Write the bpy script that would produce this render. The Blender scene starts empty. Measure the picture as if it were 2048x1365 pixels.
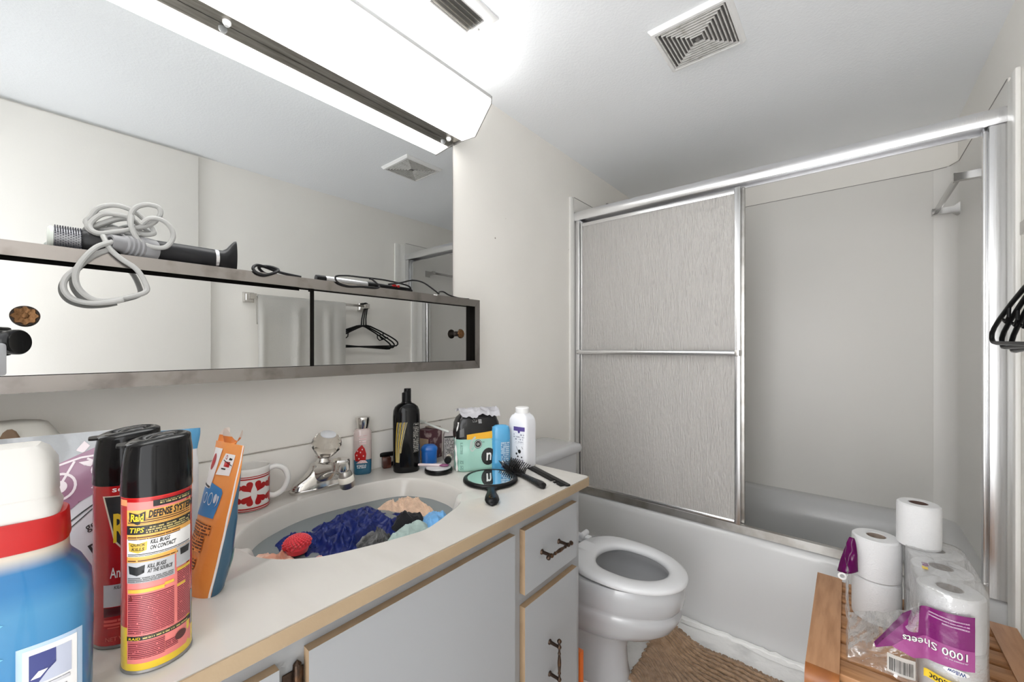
import bpy, bmesh, math, random
from mathutils import Vector as V, Matrix as MX, noise as NZ
PI = math.pi
S = bpy.context.scene
COL = S.collection
random.seed(7)

# ------------------------------------------------------------------ camera, world, lights, exposure
cd = bpy.data.cameras.new('camera'); cam = bpy.data.objects.new('camera', cd); COL.objects.link(cam)
cam.location = (1.13, 0.0, 1.20)
cam.rotation_euler = (PI/2, 0, math.radians(39.722))
cd.sensor_width = 36; cd.lens = 810/2048*36; cd.shift_y = 13.5/2048; cd.clip_start = .01
S.camera = cam
S.view_settings.view_transform = 'Standard'; S.view_settings.look = 'None'
S.view_settings.gamma = 1; S.view_settings.use_curve_mapping = False
S.view_settings.exposure = 0.66
w = bpy.data.worlds.new('world'); S.world = w; w.use_nodes = True
w.node_tree.nodes['Background'].inputs[0].default_value = (.97, .98, 1, 1)     # added pale ambient standing in for hall light, enters by the doorway
w.node_tree.nodes['Background'].inputs[1].default_value = 2.6
LENS_POWER = 4.4
hl = bpy.data.lights.new('doorway_fill', 'AREA'); hl.shape = 'RECTANGLE'; hl.size = 1.5; hl.size_y = 1.7; hl.energy = 22; hl.color = (1, .985, .96)
ho = bpy.data.objects.new('doorway_fill', hl); COL.objects.link(ho); ho.location = (.95, -2.9, 1.25); ho.rotation_euler = (PI/2, 0, 0)   # added fill light beyond the doorway, evens the falloff towards the tub
try:
    S.cycles.use_denoising = True; S.cycles.max_bounces = 16; S.cycles.diffuse_bounces = 12
    S.cycles.transparent_max_bounces = 16; S.cycles.sample_clamp_indirect = 6
except Exception: pass

# ------------------------------------------------------------------ materials
def nodes(m): return m.node_tree.nodes, m.node_tree.links
def mat(name, col, rough=.5, metal=0, bump=None, var=None, spec=.5, coat=0, emit=0, trans=0, ior=1.45, sheen=0, alpha=1):
    """bump = (scale, strength[, (sx,sy,sz)]); var = (scale, colour2, lo, hi[, stretch]) noise mix to a second colour"""
    m = bpy.data.materials.new(name); m.use_nodes = True
    N, L = nodes(m); b = N['Principled BSDF']
    b.inputs['Base Color'].default_value = (*col, 1); b.inputs['Roughness'].default_value = rough
    b.inputs['Metallic'].default_value = metal; b.inputs['Specular IOR Level'].default_value = spec
    b.inputs['Coat Weight'].default_value = coat; b.inputs['Transmission Weight'].default_value = trans
    b.inputs['IOR'].default_value = ior; b.inputs['Sheen Weight'].default_value = sheen; b.inputs['Alpha'].default_value = alpha
    if emit:
        b.inputs['Emission Color'].default_value = (*col, 1); b.inputs['Emission Strength'].default_value = emit
    tc = None
    def coord(st):
        nonlocal tc
        if tc is None: tc = N.new('ShaderNodeTexCoord')
        if not st: return tc.outputs['Object']
        mp = N.new('ShaderNodeMapping'); mp.inputs['Scale'].default_value = st
        L.new(tc.outputs['Object'], mp.inputs['Vector']); return mp.outputs['Vector']
    if var:
        n = N.new('ShaderNodeTexNoise'); n.inputs['Scale'].default_value = var[0]; n.inputs['Detail'].default_value = 5
        L.new(coord(var[4] if len(var) > 4 else None), n.inputs['Vector'])
        r = N.new('ShaderNodeMapRange'); r.inputs[1].default_value = var[2]; r.inputs[2].default_value = var[3]
        L.new(n.outputs['Fac'], r.inputs[0])
        x = N.new('ShaderNodeMix'); x.data_type = 'RGBA'; x.inputs[6].default_value = (*col, 1); x.inputs[7].default_value = (*var[1], 1)
        L.new(r.outputs[0], x.inputs[0]); L.new(x.outputs[2], b.inputs['Base Color'])
        m['mix'] = x.name
    if bump:
        n = N.new('ShaderNodeTexNoise'); n.inputs['Scale'].default_value = bump[0]; n.inputs['Detail'].default_value = 4
        L.new(coord(bump[2] if len(bump) > 2 else None), n.inputs['Vector'])
        k = N.new('ShaderNodeBump'); k.inputs['Strength'].default_value = bump[1]; k.inputs['Distance'].default_value = .004
        L.new(n.outputs['Fac'], k.inputs['Height']); L.new(k.outputs[0], b.inputs['Normal'])
    return m
def specks(m, scale, col, thr=.0, size=.06):
    """sparse small specks of dirt in a material's colour"""
    N, L = nodes(m); b = N['Principled BSDF']
    tc = N.new('ShaderNodeTexCoord'); v = N.new('ShaderNodeTexVoronoi'); v.inputs['Scale'].default_value = scale
    L.new(tc.outputs['Object'], v.inputs['Vector'])
    lt = N.new('ShaderNodeMath'); lt.operation = 'LESS_THAN'; lt.inputs[1].default_value = size; L.new(v.outputs['Distance'], lt.inputs[0])
    sp = N.new('ShaderNodeSeparateColor'); L.new(v.outputs['Color'], sp.inputs[0])
    gt = N.new('ShaderNodeMath'); gt.operation = 'GREATER_THAN'; gt.inputs[1].default_value = thr; L.new(sp.outputs[0], gt.inputs[0])
    mu = N.new('ShaderNodeMath'); mu.operation = 'MULTIPLY'; L.new(lt.outputs[0], mu.inputs[0]); L.new(gt.outputs[0], mu.inputs[1])
    x = N.new('ShaderNodeMix'); x.data_type = 'RGBA'; x.inputs[7].default_value = (*col, 1)
    if b.inputs['Base Color'].is_linked:
        src = b.inputs['Base Color'].links[0].from_socket; L.new(src, x.inputs[6])
    else: x.inputs[6].default_value = b.inputs['Base Color'].default_value
    L.new(mu.outputs[0], x.inputs[0]); L.new(x.outputs[2], b.inputs['Base Color'])
    return m
def fineprint(name, paper, ink, rowh=.0022, freq=260, rough=.4, ax='X', fill=.42):
    """rows of tiny unreadable print"""
    m = mat(name, paper, rough); N, L = nodes(m); b = N['Principled BSDF']
    tc = N.new('ShaderNodeTexCoord'); s = N.new('ShaderNodeSeparateXYZ'); L.new(tc.outputs['Object'], s.inputs[0])
    def mt(op, a, bb=None):
        q = N.new('ShaderNodeMath'); q.operation = op
        for i, z in enumerate((a, bb)):
            if z is None: continue
            if isinstance(z, (int, float)): q.inputs[i].default_value = z
            else: L.new(z, q.inputs[i])
        return q.outputs[0]
    r = mt('DIVIDE', s.outputs['Z'], rowh); fl = mt('FLOOR', r); fr = mt('FRACT', r)
    c = N.new('ShaderNodeCombineXYZ'); L.new(mt('MULTIPLY', s.outputs[ax], freq), c.inputs[0]); L.new(mt('MULTIPLY', fl, 7.31), c.inputs[1])
    n = N.new('ShaderNodeTexNoise'); n.inputs['Scale'].default_value = 1; n.inputs['Detail'].default_value = 3; L.new(c.outputs[0], n.inputs['Vector'])
    f = mt('MULTIPLY', mt('GREATER_THAN', n.outputs['Fac'], fill), mt('GREATER_THAN', fr, .38))
    x = N.new('ShaderNodeMix'); x.data_type = 'RGBA'; x.inputs[6].default_value = (*paper, 1); x.inputs[7].default_value = (*ink, 1)
    L.new(f, x.inputs[0]); L.new(x.outputs[2], b.inputs['Base Color'])
    return m
def bands(name, axis, stops, rough=.4, coat=0, blur=0, bump=None):
    """printed colour bands along a local axis: stops = [(pos, colour), ...] from low to high"""
    m = mat(name, stops[0][1], rough, coat=coat, bump=bump); N, L = nodes(m); b = N['Principled BSDF']
    tc = N.new('ShaderNodeTexCoord'); s = N.new('ShaderNodeSeparateXYZ'); L.new(tc.outputs['Object'], s.inputs[0])
    lo, hi = stops[0][0], stops[-1][0] + 1e-3
    r = N.new('ShaderNodeMapRange'); r.inputs[1].default_value = lo; r.inputs[2].default_value = hi; L.new(s.outputs[axis], r.inputs[0])
    c = N.new('ShaderNodeValToRGB'); c.color_ramp.interpolation = 'LINEAR' if blur else 'CONSTANT'
    e = c.color_ramp.elements
    while len(e) < len(stops): e.new(.5)
    for q, (p, k) in zip(sorted(e, key=lambda q: q.position), stops): pass
    for i, (p, k) in enumerate(stops):
        e[i].position = min(1, (p-lo)/(hi-lo)); e[i].color = (*k, 1)
    L.new(r.outputs[0], c.inputs[0]); L.new(c.outputs[0], b.inputs['Base Color'])
    return m
def film(name, tint=(1, 1, 1), rough=.12, keep=.82, bs=60, bst=.6):
    """thin clear plastic: mostly lets light through, glossy at creases"""
    m = bpy.data.materials.new(name); m.use_nodes = True; N, L = nodes(m); N.remove(N['Principled BSDF']); o = N['Material Output']
    t = N.new('ShaderNodeBsdfTransparent'); t.inputs[0].default_value = (*tint, 1)
    g = N.new('ShaderNodeBsdfGlossy'); g.inputs['Roughness'].default_value = rough; g.inputs[0].default_value = (.95, .95, .95, 1)
    lw = N.new('ShaderNodeLayerWeight'); lw.inputs[0].default_value = .25
    n = N.new('ShaderNodeTexNoise'); n.inputs['Scale'].default_value = bs; n.inputs['Detail'].default_value = 4
    tc = N.new('ShaderNodeTexCoord'); L.new(tc.outputs['Object'], n.inputs['Vector'])
    k = N.new('ShaderNodeBump'); k.inputs['Strength'].default_value = bst; k.inputs['Distance'].default_value = .006
    L.new(n.outputs['Fac'], k.inputs['Height']); L.new(k.outputs[0], g.inputs['Normal']); L.new(k.outputs[0], lw.inputs['Normal'])
    r = N.new('ShaderNodeMapRange'); r.inputs[1].default_value = 0; r.inputs[2].default_value = 1
    r.inputs[3].default_value = 1-keep; r.inputs[4].default_value = .75; L.new(lw.outputs['Fresnel'], r.inputs[0])
    x = N.new('ShaderNodeMixShader'); L.new(r.outputs[0], x.inputs[0]); L.new(t.outputs[0], x.inputs[1]); L.new(g.outputs[0], x.inputs[2])
    df = N.new('ShaderNodeBsdfDiffuse'); df.inputs[0].default_value = (.9, .9, .9, 1); y = N.new('ShaderNodeMixShader'); y.inputs[0].default_value = .10
    L.new(x.outputs[0], y.inputs[1]); L.new(df.outputs[0], y.inputs[2]); L.new(y.outputs[0], o.inputs[0]); return m

M = {}
M['wall'] = specks(mat('wall_paint', (.85, .828, .785), .38, bump=(160, .05), var=(2.2, (.82, .798, .755), .42, .7)), 9, (.35, .32, .28), .86, .035)
M['surround'] = mat('surround_panel', (.75, .735, .705), .38, bump=(4, .04))
M['ceiling'] = mat('ceiling_paint', (.89, .915, .945), .55, bump=(130, .22))
M['floor'] = specks(mat('floor_paint', (.90, .90, .89), .4, bump=(38, .75), var=(9, (.72, .72, .71), .5, .68)), 26, (.2, .19, .18), .72, .07)
M['trimw'] = mat('trim_white', (.82, .81, .78), .35, bump=(60, .1))
M['caulk'] = mat('caulk', (.84, .84, .83), .5, bump=(70, .6))
M['mirror'] = mat('mirror', (.66, .665, .66), .0, 1)
M['chrome'] = mat('chrome', (.66, .64, .615), .14, 1)
M['satin'] = mat('satin_aluminium', (.80, .80, .81), .26, 1, bump=(300, .05, (1, 1, .02)))
M['dullal'] = mat('dull_aluminium', (.55, .54, .52), .36, 1, var=(14, (.42, .40, .37), .45, .65))
M['rail'] = mat('stained_steel', (.36, .335, .32), .22, 1, bump=(30, .06), var=(20, (.25, .225, .21), .52, .72))
M['black'] = mat('black_plastic', (.007, .007, .0075), .3, spec=.22)
M['blackg'] = mat('gloss_black', (.005, .005, .0055), .13, spec=.3)
M['dark'] = mat('dark_gap', (.008, .007, .006), .6, spec=.1)
M['white'] = mat('white_plastic', (.82, .82, .82), .35)
M['whiteb'] = mat('bluish_white', (.80, .81, .85), .3)
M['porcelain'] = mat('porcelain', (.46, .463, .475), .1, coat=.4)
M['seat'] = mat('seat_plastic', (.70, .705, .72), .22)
M['tub'] = mat('tub_enamel', (.58, .583, .585), .25, coat=.15, bump=(3, .03))
M['marble'] = mat('cultured_marble', (.555, .535, .50), .2, coat=.2, var=(5, (.52, .495, .46), .48, .75, (1, 3, 1)))
M['mdf'] = mat('raw_edge', (.36, .25, .15), .6, bump=(120, .15), var=(16, (.29, .195, .115), .45, .7))
M['cab'] = specks(mat('cabinet_white', (.32, .327, .337), .32, bump=(8, .03)), 16, (.10, .09, .08), .86, .03)
M['bronze'] = mat('aged_bronze', (.055, .036, .026), .33, .85, bump=(220, .25), var=(60, (.15, .075, .035), .5, .75))
M['brass'] = mat('brown_rosette', (.17, .085, .035), .35, .8, bump=(260, .2))
M['knob'] = mat('dark_knob', (.03, .022, .018), .22, .7)
M['lens'] = mat('lit_diffuser', (1, .995, .98), .4, emit=LENS_POWER)
M['strip'] = mat('fixture_strip', (.40, .38, .35), .34, 1, var=(30, (.26, .24, .21), .45, .7, (3, .3, 3)))
M['grayedge'] = mat('gray_edge', (.30, .29, .28), .4, .6)
M['teak'] = mat('teak', (.46, .235, .105), .42, bump=(14, .25, (2, 1, 8)), var=(7, (.27, .115, .04), .42, .68, (1, 9, 9)))
M['teaky'] = mat('teak_long', (.53, .285, .15), .42, bump=(14, .25, (8, 1, 8)), var=(7, (.40, .20, .095), .42, .68, (9, 1, 9)))
M['teakend'] = mat('teak_end', (.36, .125, .03), .35, var=(20, (.25, .08, .02), .4, .7))
M['paper'] = mat('tissue_paper', (.72, .72, .725), .85, bump=(240, .35))
M['core'] = mat('cardboard_core', (.30, .24, .20), .8)
M['rug'] = mat('rug_cord', (.46, .30, .185), .95, bump=(420, 1.0), var=(50, (.33, .205, .115), .4, .65), sheen=.3)
M['towel'] = mat('towel_cloth', (.80, .79, .76), .95, bump=(500, .5), sheen=.3)
M['clear'] = mat('clear_acrylic', (.93, .89, .84), .04, trans=1, ior=1.42)
M['orangeb'] = mat('orange_board', (.62, .13, .02), .4)
M['red'] = mat('red', (.42, .010, .010), .3)
M['yellow'] = mat('yellow', (.80, .56, .03), .35)
M['ink'] = mat('ink_black', (.02, .02, .02), .4)
M['pw'] = mat('print_white', (.84, .83, .82), .4)

# frosted, rain-textured shower glass
g = bpy.data.materials.new('rain_glass'); g.use_nodes = True; N, L = nodes(g); b = N['Principled BSDF']
b.inputs['Base Color'].default_value = (.80, .775, .745, 1); b.inputs['Roughness'].default_value = .36; b.inputs['Transmission Weight'].default_value = .55; b.inputs['IOR'].default_value = 1.35
tc = N.new('ShaderNodeTexCoord'); mp = N.new('ShaderNodeMapping'); mp.inputs['Scale'].default_value = (1, 1, .16); L.new(tc.outputs['Object'], mp.inputs[0])
n = N.new('ShaderNodeTexNoise'); n.inputs['Scale'].default_value = 170; n.inputs['Detail'].default_value = 2; L.new(mp.outputs[0], n.inputs['Vector'])
k = N.new('ShaderNodeBump'); k.inputs['Strength'].default_value = 1; k.inputs['Distance'].default_value = .007; L.new(n.outputs['Fac'], k.inputs['Height']); L.new(k.outputs[0], b.inputs['Normal'])
b.inputs['Coat Weight'].default_value = 1; b.inputs['Coat Roughness'].default_value = .1; L.new(k.outputs[0], b.inputs['Coat Normal'])
M['rain'] = g
M['film'] = film('clear_film')

# ------------------------------------------------------------------ mesh building
class MB:
    def __init__(s): s.b = bmesh.new(); s.mi = 0
    def _new(s, verts, faces, X=None):
        vs = [s.b.verts.new((X @ V(p)) if X else p) for p in verts]
        out = []
        for f in faces:
            try:
                q = s.b.faces.new([vs[i] for i in f]); q.material_index = s.mi; q.smooth = True; out.append(q)
            except ValueError: pass
        return vs, out
    def box(s, x0, x1, y0, y1, z0, z1, bev=0, X=None, seg=2):
        vs, fs = s._new([(x, y, z) for x in (x0, x1) for y in (y0, y1) for z in (z0, z1)],
                        [(0, 1, 3, 2), (4, 6, 7, 5), (0, 4, 5, 1), (2, 3, 7, 6), (0, 2, 6, 4), (1, 5, 7, 3)], X)
        if bev:
            es = list({e for f in fs for e in f.edges})
            r = bmesh.ops.bevel(s.b, geom=es, offset=bev, segments=seg, affect='EDGES', profile=.5)
            for f in r['faces']: f.smooth = True; f.material_index = s.mi
        return fs
    def loft(s, rings, closed=True, cap0=True, cap1=True, X=None):
        n = len(rings[0]); vs = []
        for r in rings: vs += list(r)
        F = []
        for i in range(len(rings)-1):
            for j in range(n if closed else n-1):
                a = i*n+j; c = i*n+(j+1) % n; F.append((a, c, c+n, a+n))
        if cap0 and closed: F.append(tuple(range(n-1, -1, -1)))
        if cap1 and closed: F.append(tuple((len(rings)-1)*n+j for j in range(n)))
        return s._new(vs, F, X)
    def lathe(s, prof, seg=32, cx=0, cy=0, X=None, flute=None, cap0=True, cap1=True):
        R = []
        for r, z in prof:
            R.append([(cx+(r*(flute(t, z) if flute else 1))*math.cos(t), cy+(r*(flute(t, z) if flute else 1))*math.sin(t), z)
                      for t in (2*PI*j/seg for j in range(seg))])
        return s.loft(R, True, cap0, cap1, X)
    def tube(s, pts, r, seg=8, closed=False, X=None):
        P = [V(p) for p in pts]; n = len(P); R = []
        T = []
        for i in range(n):
            if closed: d = P[(i+1) % n]-P[i-1]
            else: d = P[min(i+1, n-1)]-P[max(i-1, 0)]
            T.append(d.normalized() if d.length > 1e-9 else V((0, 0, 1)))
        up = V((0, 0, 1)) if abs(T[0].z) < .9 else V((1, 0, 0))
        nrm = (up - T[0]*up.dot(T[0])).normalized()
        for i in range(n):
            nrm = (nrm - T[i]*nrm.dot(T[i])).normalized(); bi = T[i].cross(nrm)
            rr = r[i] if isinstance(r, (list, tuple)) else r
            R.append([P[i]+(nrm*math.cos(a)+bi*math.sin(a))*rr for a in (2*PI*j/seg for j in range(seg))])
        if closed: R.append(R[0])
        return s.loft(R, True, not closed, not closed, X)
    def prism(s, poly, a0, a1, axis='y', X=None):
        f = {'y': lambda p, a: (p[0], a, p[1]), 'x': lambda p, a: (a, p[0], p[1]), 'z': lambda p, a: (p[0], p[1], a)}[axis]
        return s.loft([[f(p, a0) for p in poly], [f(p, a1) for p in poly]], True, True, True, X)
    def grid(s, f, nu, nv, thick=0):
        vs, fs = s._new([f(i/nu, j/nv) for i in range(nu+1) for j in range(nv+1)],
                        [(i*(nv+1)+j, (i+1)*(nv+1)+j, (i+1)*(nv+1)+j+1, i*(nv+1)+j+1) for i in range(nu) for j in range(nv)])
        if thick: bmesh.ops.solidify(s.b, geom=fs, thickness=thick)
        return vs, fs
    def build(s, name, m, parent=None, loc=None, rot=None, angle=38, kind=None):
        bmesh.ops.recalc_face_normals(s.b, faces=s.b.faces[:])
        for f in s.b.faces: f.smooth = True
        me = bpy.data.meshes.new(name); s.b.to_mesh(me); s.b.free()
        for q in (m if isinstance(m, (list, tuple)) else [m]): me.materials.append(q)
        me.set_sharp_from_angle(angle=math.radians(angle))
        o = bpy.data.objects.new(name, me); COL.objects.link(o)
        if parent: o.parent = parent
        if loc: o.location = loc
        if rot: o.rotation_euler = rot
        if kind: o['kind'] = kind
        return o
def thing(name, label, cat, loc=(0, 0, 0), rz=0, group=None, rot=None):
    o = bpy.data.objects.new(name, None); COL.objects.link(o); o.location = loc
    o.rotation_euler = rot or (0, 0, rz); o['label'] = label; o['category'] = cat; o.empty_display_size = .02
    if group: o['group'] = group
    return o
def tag(o, label, cat, group=None):
    o['label'] = label; o['category'] = cat
    if group: o['group'] = group
    return o
def rings_lerp(rows, z):
    if z <= rows[0][0]: return rows[0]
    for a, b_ in zip(rows, rows[1:]):
        if a[0] <= z <= b_[0]:
            t = (z-a[0])/max(1e-9, b_[0]-a[0]); return tuple(p+(q-p)*t for p, q in zip(a, b_))
    return rows[-1]
def face_dir(dx, dy): return math.atan2(dx, -dy)       # turn a local -Y front towards (dx, dy)
def catmull(P, n=6, closed=True):
    out = []; L_ = len(P)
    for i in range(L_ if closed else L_-1):
        g_ = lambda k: V(P[k % L_]) if closed else V(P[max(0, min(L_-1, k))])
        a, b_, c, d = g_(i-1), g_(i), g_(i+1), g_(i+2)
        for j in range(n):
            t = j/n
            out.append(.5*((2*b_)+(c-a)*t+(2*a-5*b_+4*c-d)*t*t+(3*b_-a-3*c+d)*t**3))
    if not closed: out.append(V(P[-1]))
    return out

class Form:
    """a bottle, can or pouch: super-elliptic rows (z, half width, half depth, cx, cy); front is local -Y"""
    def __init__(s, rows, n=2.0, N=40, wr=0, wf=30, seed=0):
        s.rows = [tuple(r)+(0,)*(5-len(r)) for r in rows]; s.n = n; s.N = N; s.wr = wr; s.wf = wf; s.seed = seed
    def disp(s, p): return s.wr*NZ.noise(V((p[0]*s.wf+s.seed, p[1]*s.wf, p[2]*s.wf)))
    def mesh(s, mb, z0=None, z1=None, sub=0, X=None, grow=0):
        zs = [r[0] for r in s.rows]
        if z0 is not None: zs = sorted({z0, z1, *[z for z in zs if z0 < z < z1]})
        if sub:
            q = []
            for a, b_ in zip(zs, zs[1:]):
                k_ = max(1, int((b_-a)/sub)); q += [a+(b_-a)*i/k_ for i in range(k_)]
            zs = q+[zs[-1]]
        R = []
        for z in zs:
            _, hw, hd, cx, cy = rings_lerp(s.rows, z); hw += grow; hd += grow; r = []
            for j in range(s.N):
                t = 2*PI*j/s.N; c, q = math.cos(t), math.sin(t)
                p = V((cx+hw*math.copysign(abs(c)**(2/s.n), c), cy+hd*math.copysign(abs(q)**(2/s.n), q), z))
                if s.wr: p += V((c, q, 0))*s.disp(p)
                r.append(p)
            R.append(r)
        mb.loft(R, X=X)
    def surf(s, u, z, off):
        _, hw, hd, cx, cy = rings_lerp(s.rows, z); hw += off; hd += off
        q = min(.999, abs(u-cx)/max(hw, 1e-6))
        p = V((u, cy-hd*(1-q**s.n)**(1/s.n), z))
        if s.wr: p += V((math.copysign(q, u-cx)*.5, -1, 0))*s.disp(p)
        return p
_T = {}
def text2d(t, bold=0, shear=0):
    k_ = (t, bold, shear)
    if k_ not in _T:
        c = bpy.data.curves.new('t', 'FONT'); c.body = t; c.size = 1; c.resolution_u = 2; c.offset = bold; c.shear = shear
        o = bpy.data.objects.new('t', c); COL.objects.link(o); bpy.context.view_layer.update()
        me = bpy.data.meshes.new_from_object(o.evaluated_get(bpy.context.evaluated_depsgraph_get()))
        vs = [(v.co.x, v.co.y) for v in me.vertices]; fs = [tuple(p.vertices) for p in me.polygons]
        bpy.data.objects.remove(o); bpy.data.curves.remove(c); bpy.data.meshes.remove(me)
        xs = [v[0] for v in vs]; ys = [v[1] for v in vs]; x0, x1, y0, y1 = min(xs), max(xs), min(ys), max(ys)
        _T[k_] = ([((x-x0)/(x1-x0), (y-y0)/(y1-y0)) for x, y in vs], fs)
    return _T[k_]
class Decal:
    """flat print laid on a surface: shapes in (u, z), then bent onto it"""
    def __init__(s): s.b = bmesh.new(); s.g = []
    def close(s): s.b.verts.ensure_lookup_table(); s.g.append(len(s.b.verts)); return s
    def poly(s, pts):
        s._p(pts); return s.close()
    def _p(s, pts): s.b.faces.new([s.b.verts.new((p[0], p[1], 0)) for p in pts])
    def rect(s, u0, u1, z0, z1, sk=0):           # sk: rise of the right end
        return s.poly([(u0, z0), (u1, z0+sk), (u1, z1+sk), (u0, z1)])
    def disc(s, u, z, ru, rz=None, n=20):
        rz = rz or ru; return s.poly([(u+ru*math.cos(2*PI*i/n), z+rz*math.sin(2*PI*i/n)) for i in range(n)])
    def ring(s, u, z, r, w_, n=20, e=1):
        for i in range(n):
            a, b_ = 2*PI*i/n, 2*PI*(i+1)/n
            s._p([(u+r*math.cos(a), z+e*r*math.sin(a)), (u+r*math.cos(b_), z+e*r*math.sin(b_)), (u+(r-w_)*math.cos(b_), z+e*(r-w_)*math.sin(b_)), (u+(r-w_)*math.cos(a), z+e*(r-w_)*math.sin(a))])
        return s.close()
    def line(s, pts, w_):
        for p, q in zip(pts, pts[1:]):
            d = V((q[0]-p[0], q[1]-p[1])); n_ = V((-d.y, d.x)).normalized()*w_/2
            s._p([(p[0]+n_.x, p[1]+n_.y), (q[0]+n_.x, q[1]+n_.y), (q[0]-n_.x, q[1]-n_.y), (p[0]-n_.x, p[1]-n_.y)])
        return s.close()
    def text(s, t, u0, u1, z0, z1, bold=0, shear=0, sk=0, rot=None):
        vs, fs = text2d(t, bold, shear); P = []
        for x, y in vs:
            p = V((u0+(u1-u0)*x, z0+(z1-z0)*y+sk*x))
            if rot: c = V((rot[1], rot[2])); d = p-c; p = c+V((d.x*math.cos(rot[0])-d.y*math.sin(rot[0]), d.x*math.sin(rot[0])+d.y*math.cos(rot[0])))
            P.append(s.b.verts.new((p.x, p.y, 0)))
        for f in fs:
            try: s.b.faces.new([P[i] for i in f])
            except ValueError: pass
        return s.close()
    JOINED = ('barcode', 'bicycle_print', 'heart_print', 'flower_print')
    def build(s, name, m, parent, surf, off=.0004, step=.005):
        """one object per shape; patterns and lettering stay one flat print"""
        if name in s.JOINED or len(s.g) < 2:
            o = s.emit(s.b, name, m, parent, surf, off, step)
            if name in s.JOINED: o['kind'] = 'stuff'
            return o
        a = 0; o = None
        s.b.verts.index_update(); s.b.verts.ensure_lookup_table()
        for z in s.g:
            q = bmesh.new(); mp = {}
            for i in range(a, z): mp[i] = q.verts.new(s.b.verts[i].co)
            for f in s.b.faces:
                if a <= f.verts[0].index < z: q.faces.new([mp[v.index] for v in f.verts])
            a = z; o = s.emit(q, name, m, parent, surf, off, step)
        s.b.free(); return o
    def emit(s, b_, name, m, parent, surf, off, step):
        bmesh.ops.triangulate(b_, faces=b_.faces[:])
        for ax in (0, 1):
            cs = [v.co[ax] for v in b_.verts]; a, z = min(cs), max(cs); k_ = math.floor(a/step)+1
            while k_*step < z and step > 0:
                co = [0, 0, 0]; co[ax] = k_*step; no = [0, 0, 0]; no[ax] = 1
                bmesh.ops.bisect_plane(b_, geom=b_.verts[:]+b_.edges[:]+b_.faces[:], plane_co=co, plane_no=no); k_ += 1
        for v in b_.verts: v.co = surf(v.co.x, v.co.y, off)
        me = bpy.data.meshes.new(name); b_.to_mesh(me); b_.free(); me.materials.append(m)
        for p in me.polygons: p.use_smooth = True
        o = bpy.data.objects.new(name, me); COL.objects.link(o); o.parent = parent
        return o
def struct(o): o['kind'] = 'structure'; return o

# ------------------------------------------------------------------ the room
YN, YB, XW, ZC, YT = -.34, 2.625, 1.50, 2.205, 1.865
def slab(name, args, m): mb = MB(); mb.box(*args); return struct(mb.build(name, m))
slab('floor', (-.1, XW+.1, YN-.1, YB+.1, -.1, 0), M['floor'])
slab('ceiling', (-.1, XW+.1, YN-.1, YB+.1, ZC, ZC+.1), M['ceiling'])
slab('wall_left', (-.1, 0, YN-.1, YB+.1, 0, ZC), M['wall'])
slab('wall_far', (0, XW, YB, YB+.1, 0, ZC), M['wall'])
wr = slab('wall_right', (XW, XW+.1, YN-.1, YB+.1, 0, ZC), M['wall'])
mb = MB(); mb.box(XW-.03, XW, YN, .575, 0, 2.19, .002); mb.build('wall_panel', M['wall'], wr)
mb = MB(); mb.box(0, .66, YN-.1, YN, 0, ZC); mb.box(.66, 1.44, YN-.1, YN, 2.05, ZC); mb.box(1.44, XW, YN-.1, YN, 0, ZC)
struct(mb.build('wall_near', M['wall']))
mb = MB()
mb.box(.60, .66, YN, YN+.012, 0, 2.11, .002); mb.box(.66, 1.44, YN, YN+.012, 2.05, 2.11, .002); mb.box(1.44, XW-.03, YN, YN+.012, 0, 2.11, .002)
struct(mb.build('trim_1', M['trimw']))
# battens that close the edges of the tub surround
mb = MB(); mb.box(0, .012, 1.825, 1.862, .0, 1.993, .004); struct(mb.build('trim_2', M['trimw']))
mb = MB(); mb.box(XW-.012, XW, 1.77, 1.815, 0, 1.985, .004); mb.box(XW-.008, XW, 1.815, 1.862, 0, 1.985, .003); struct(mb.build('trim_3', M['trimw']))

# surround panels with rounded inner corners
t = thing('shower_surround', 'glossy beige wall panels lining the tub alcove behind the sliding doors', 'wall panel', (0, 0, 0))
r = .07; A = [(.006, 1.862), (.006, YB-.006-r)]+[(.006+r-r*math.cos(a), YB-.006-r+r*math.sin(a)) for a in (PI/2*i/8 for i in range(1, 8))]
mb = MB(); Q = A+[(.006+r, YB-.006)]; Q2 = [(0.0005, 1.862), (0.0005, YB-.0005), (.006+r, YB-.0005)]
mb.prism([*Q, *reversed(Q2)], .44, 2.0, 'z'); mb.build('left_panel', M['surround'], t)
mb = MB(); mb.box(.006+r, XW-.006-r, YB-.006, YB-.0005, .44, 2.0, .001); mb.build('back_panel', M['surround'], t)
mb = MB(); mb.prism([(XW-p[0], p[1]) for p in [*Q, *reversed(Q2)]], .44, 2.0, 'z'); mb.build('right_panel', M['surround'], t)

mb = MB(); mb.tube([(.0065, 1.87, 2.0005), (.0065, YB-.075, 2.0005), (.03, YB-.02, 2.0005), (.078, YB-.0065, 2.0005), (XW-.078, YB-.0065, 2.0005), (XW-.03, YB-.02, 2.0005), (XW-.0065, YB-.075, 2.0005), (XW-.0065, 1.87, 2.0005)], .0016, 6); mb.build('top_seam', M['grayedge'], t)
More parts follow.
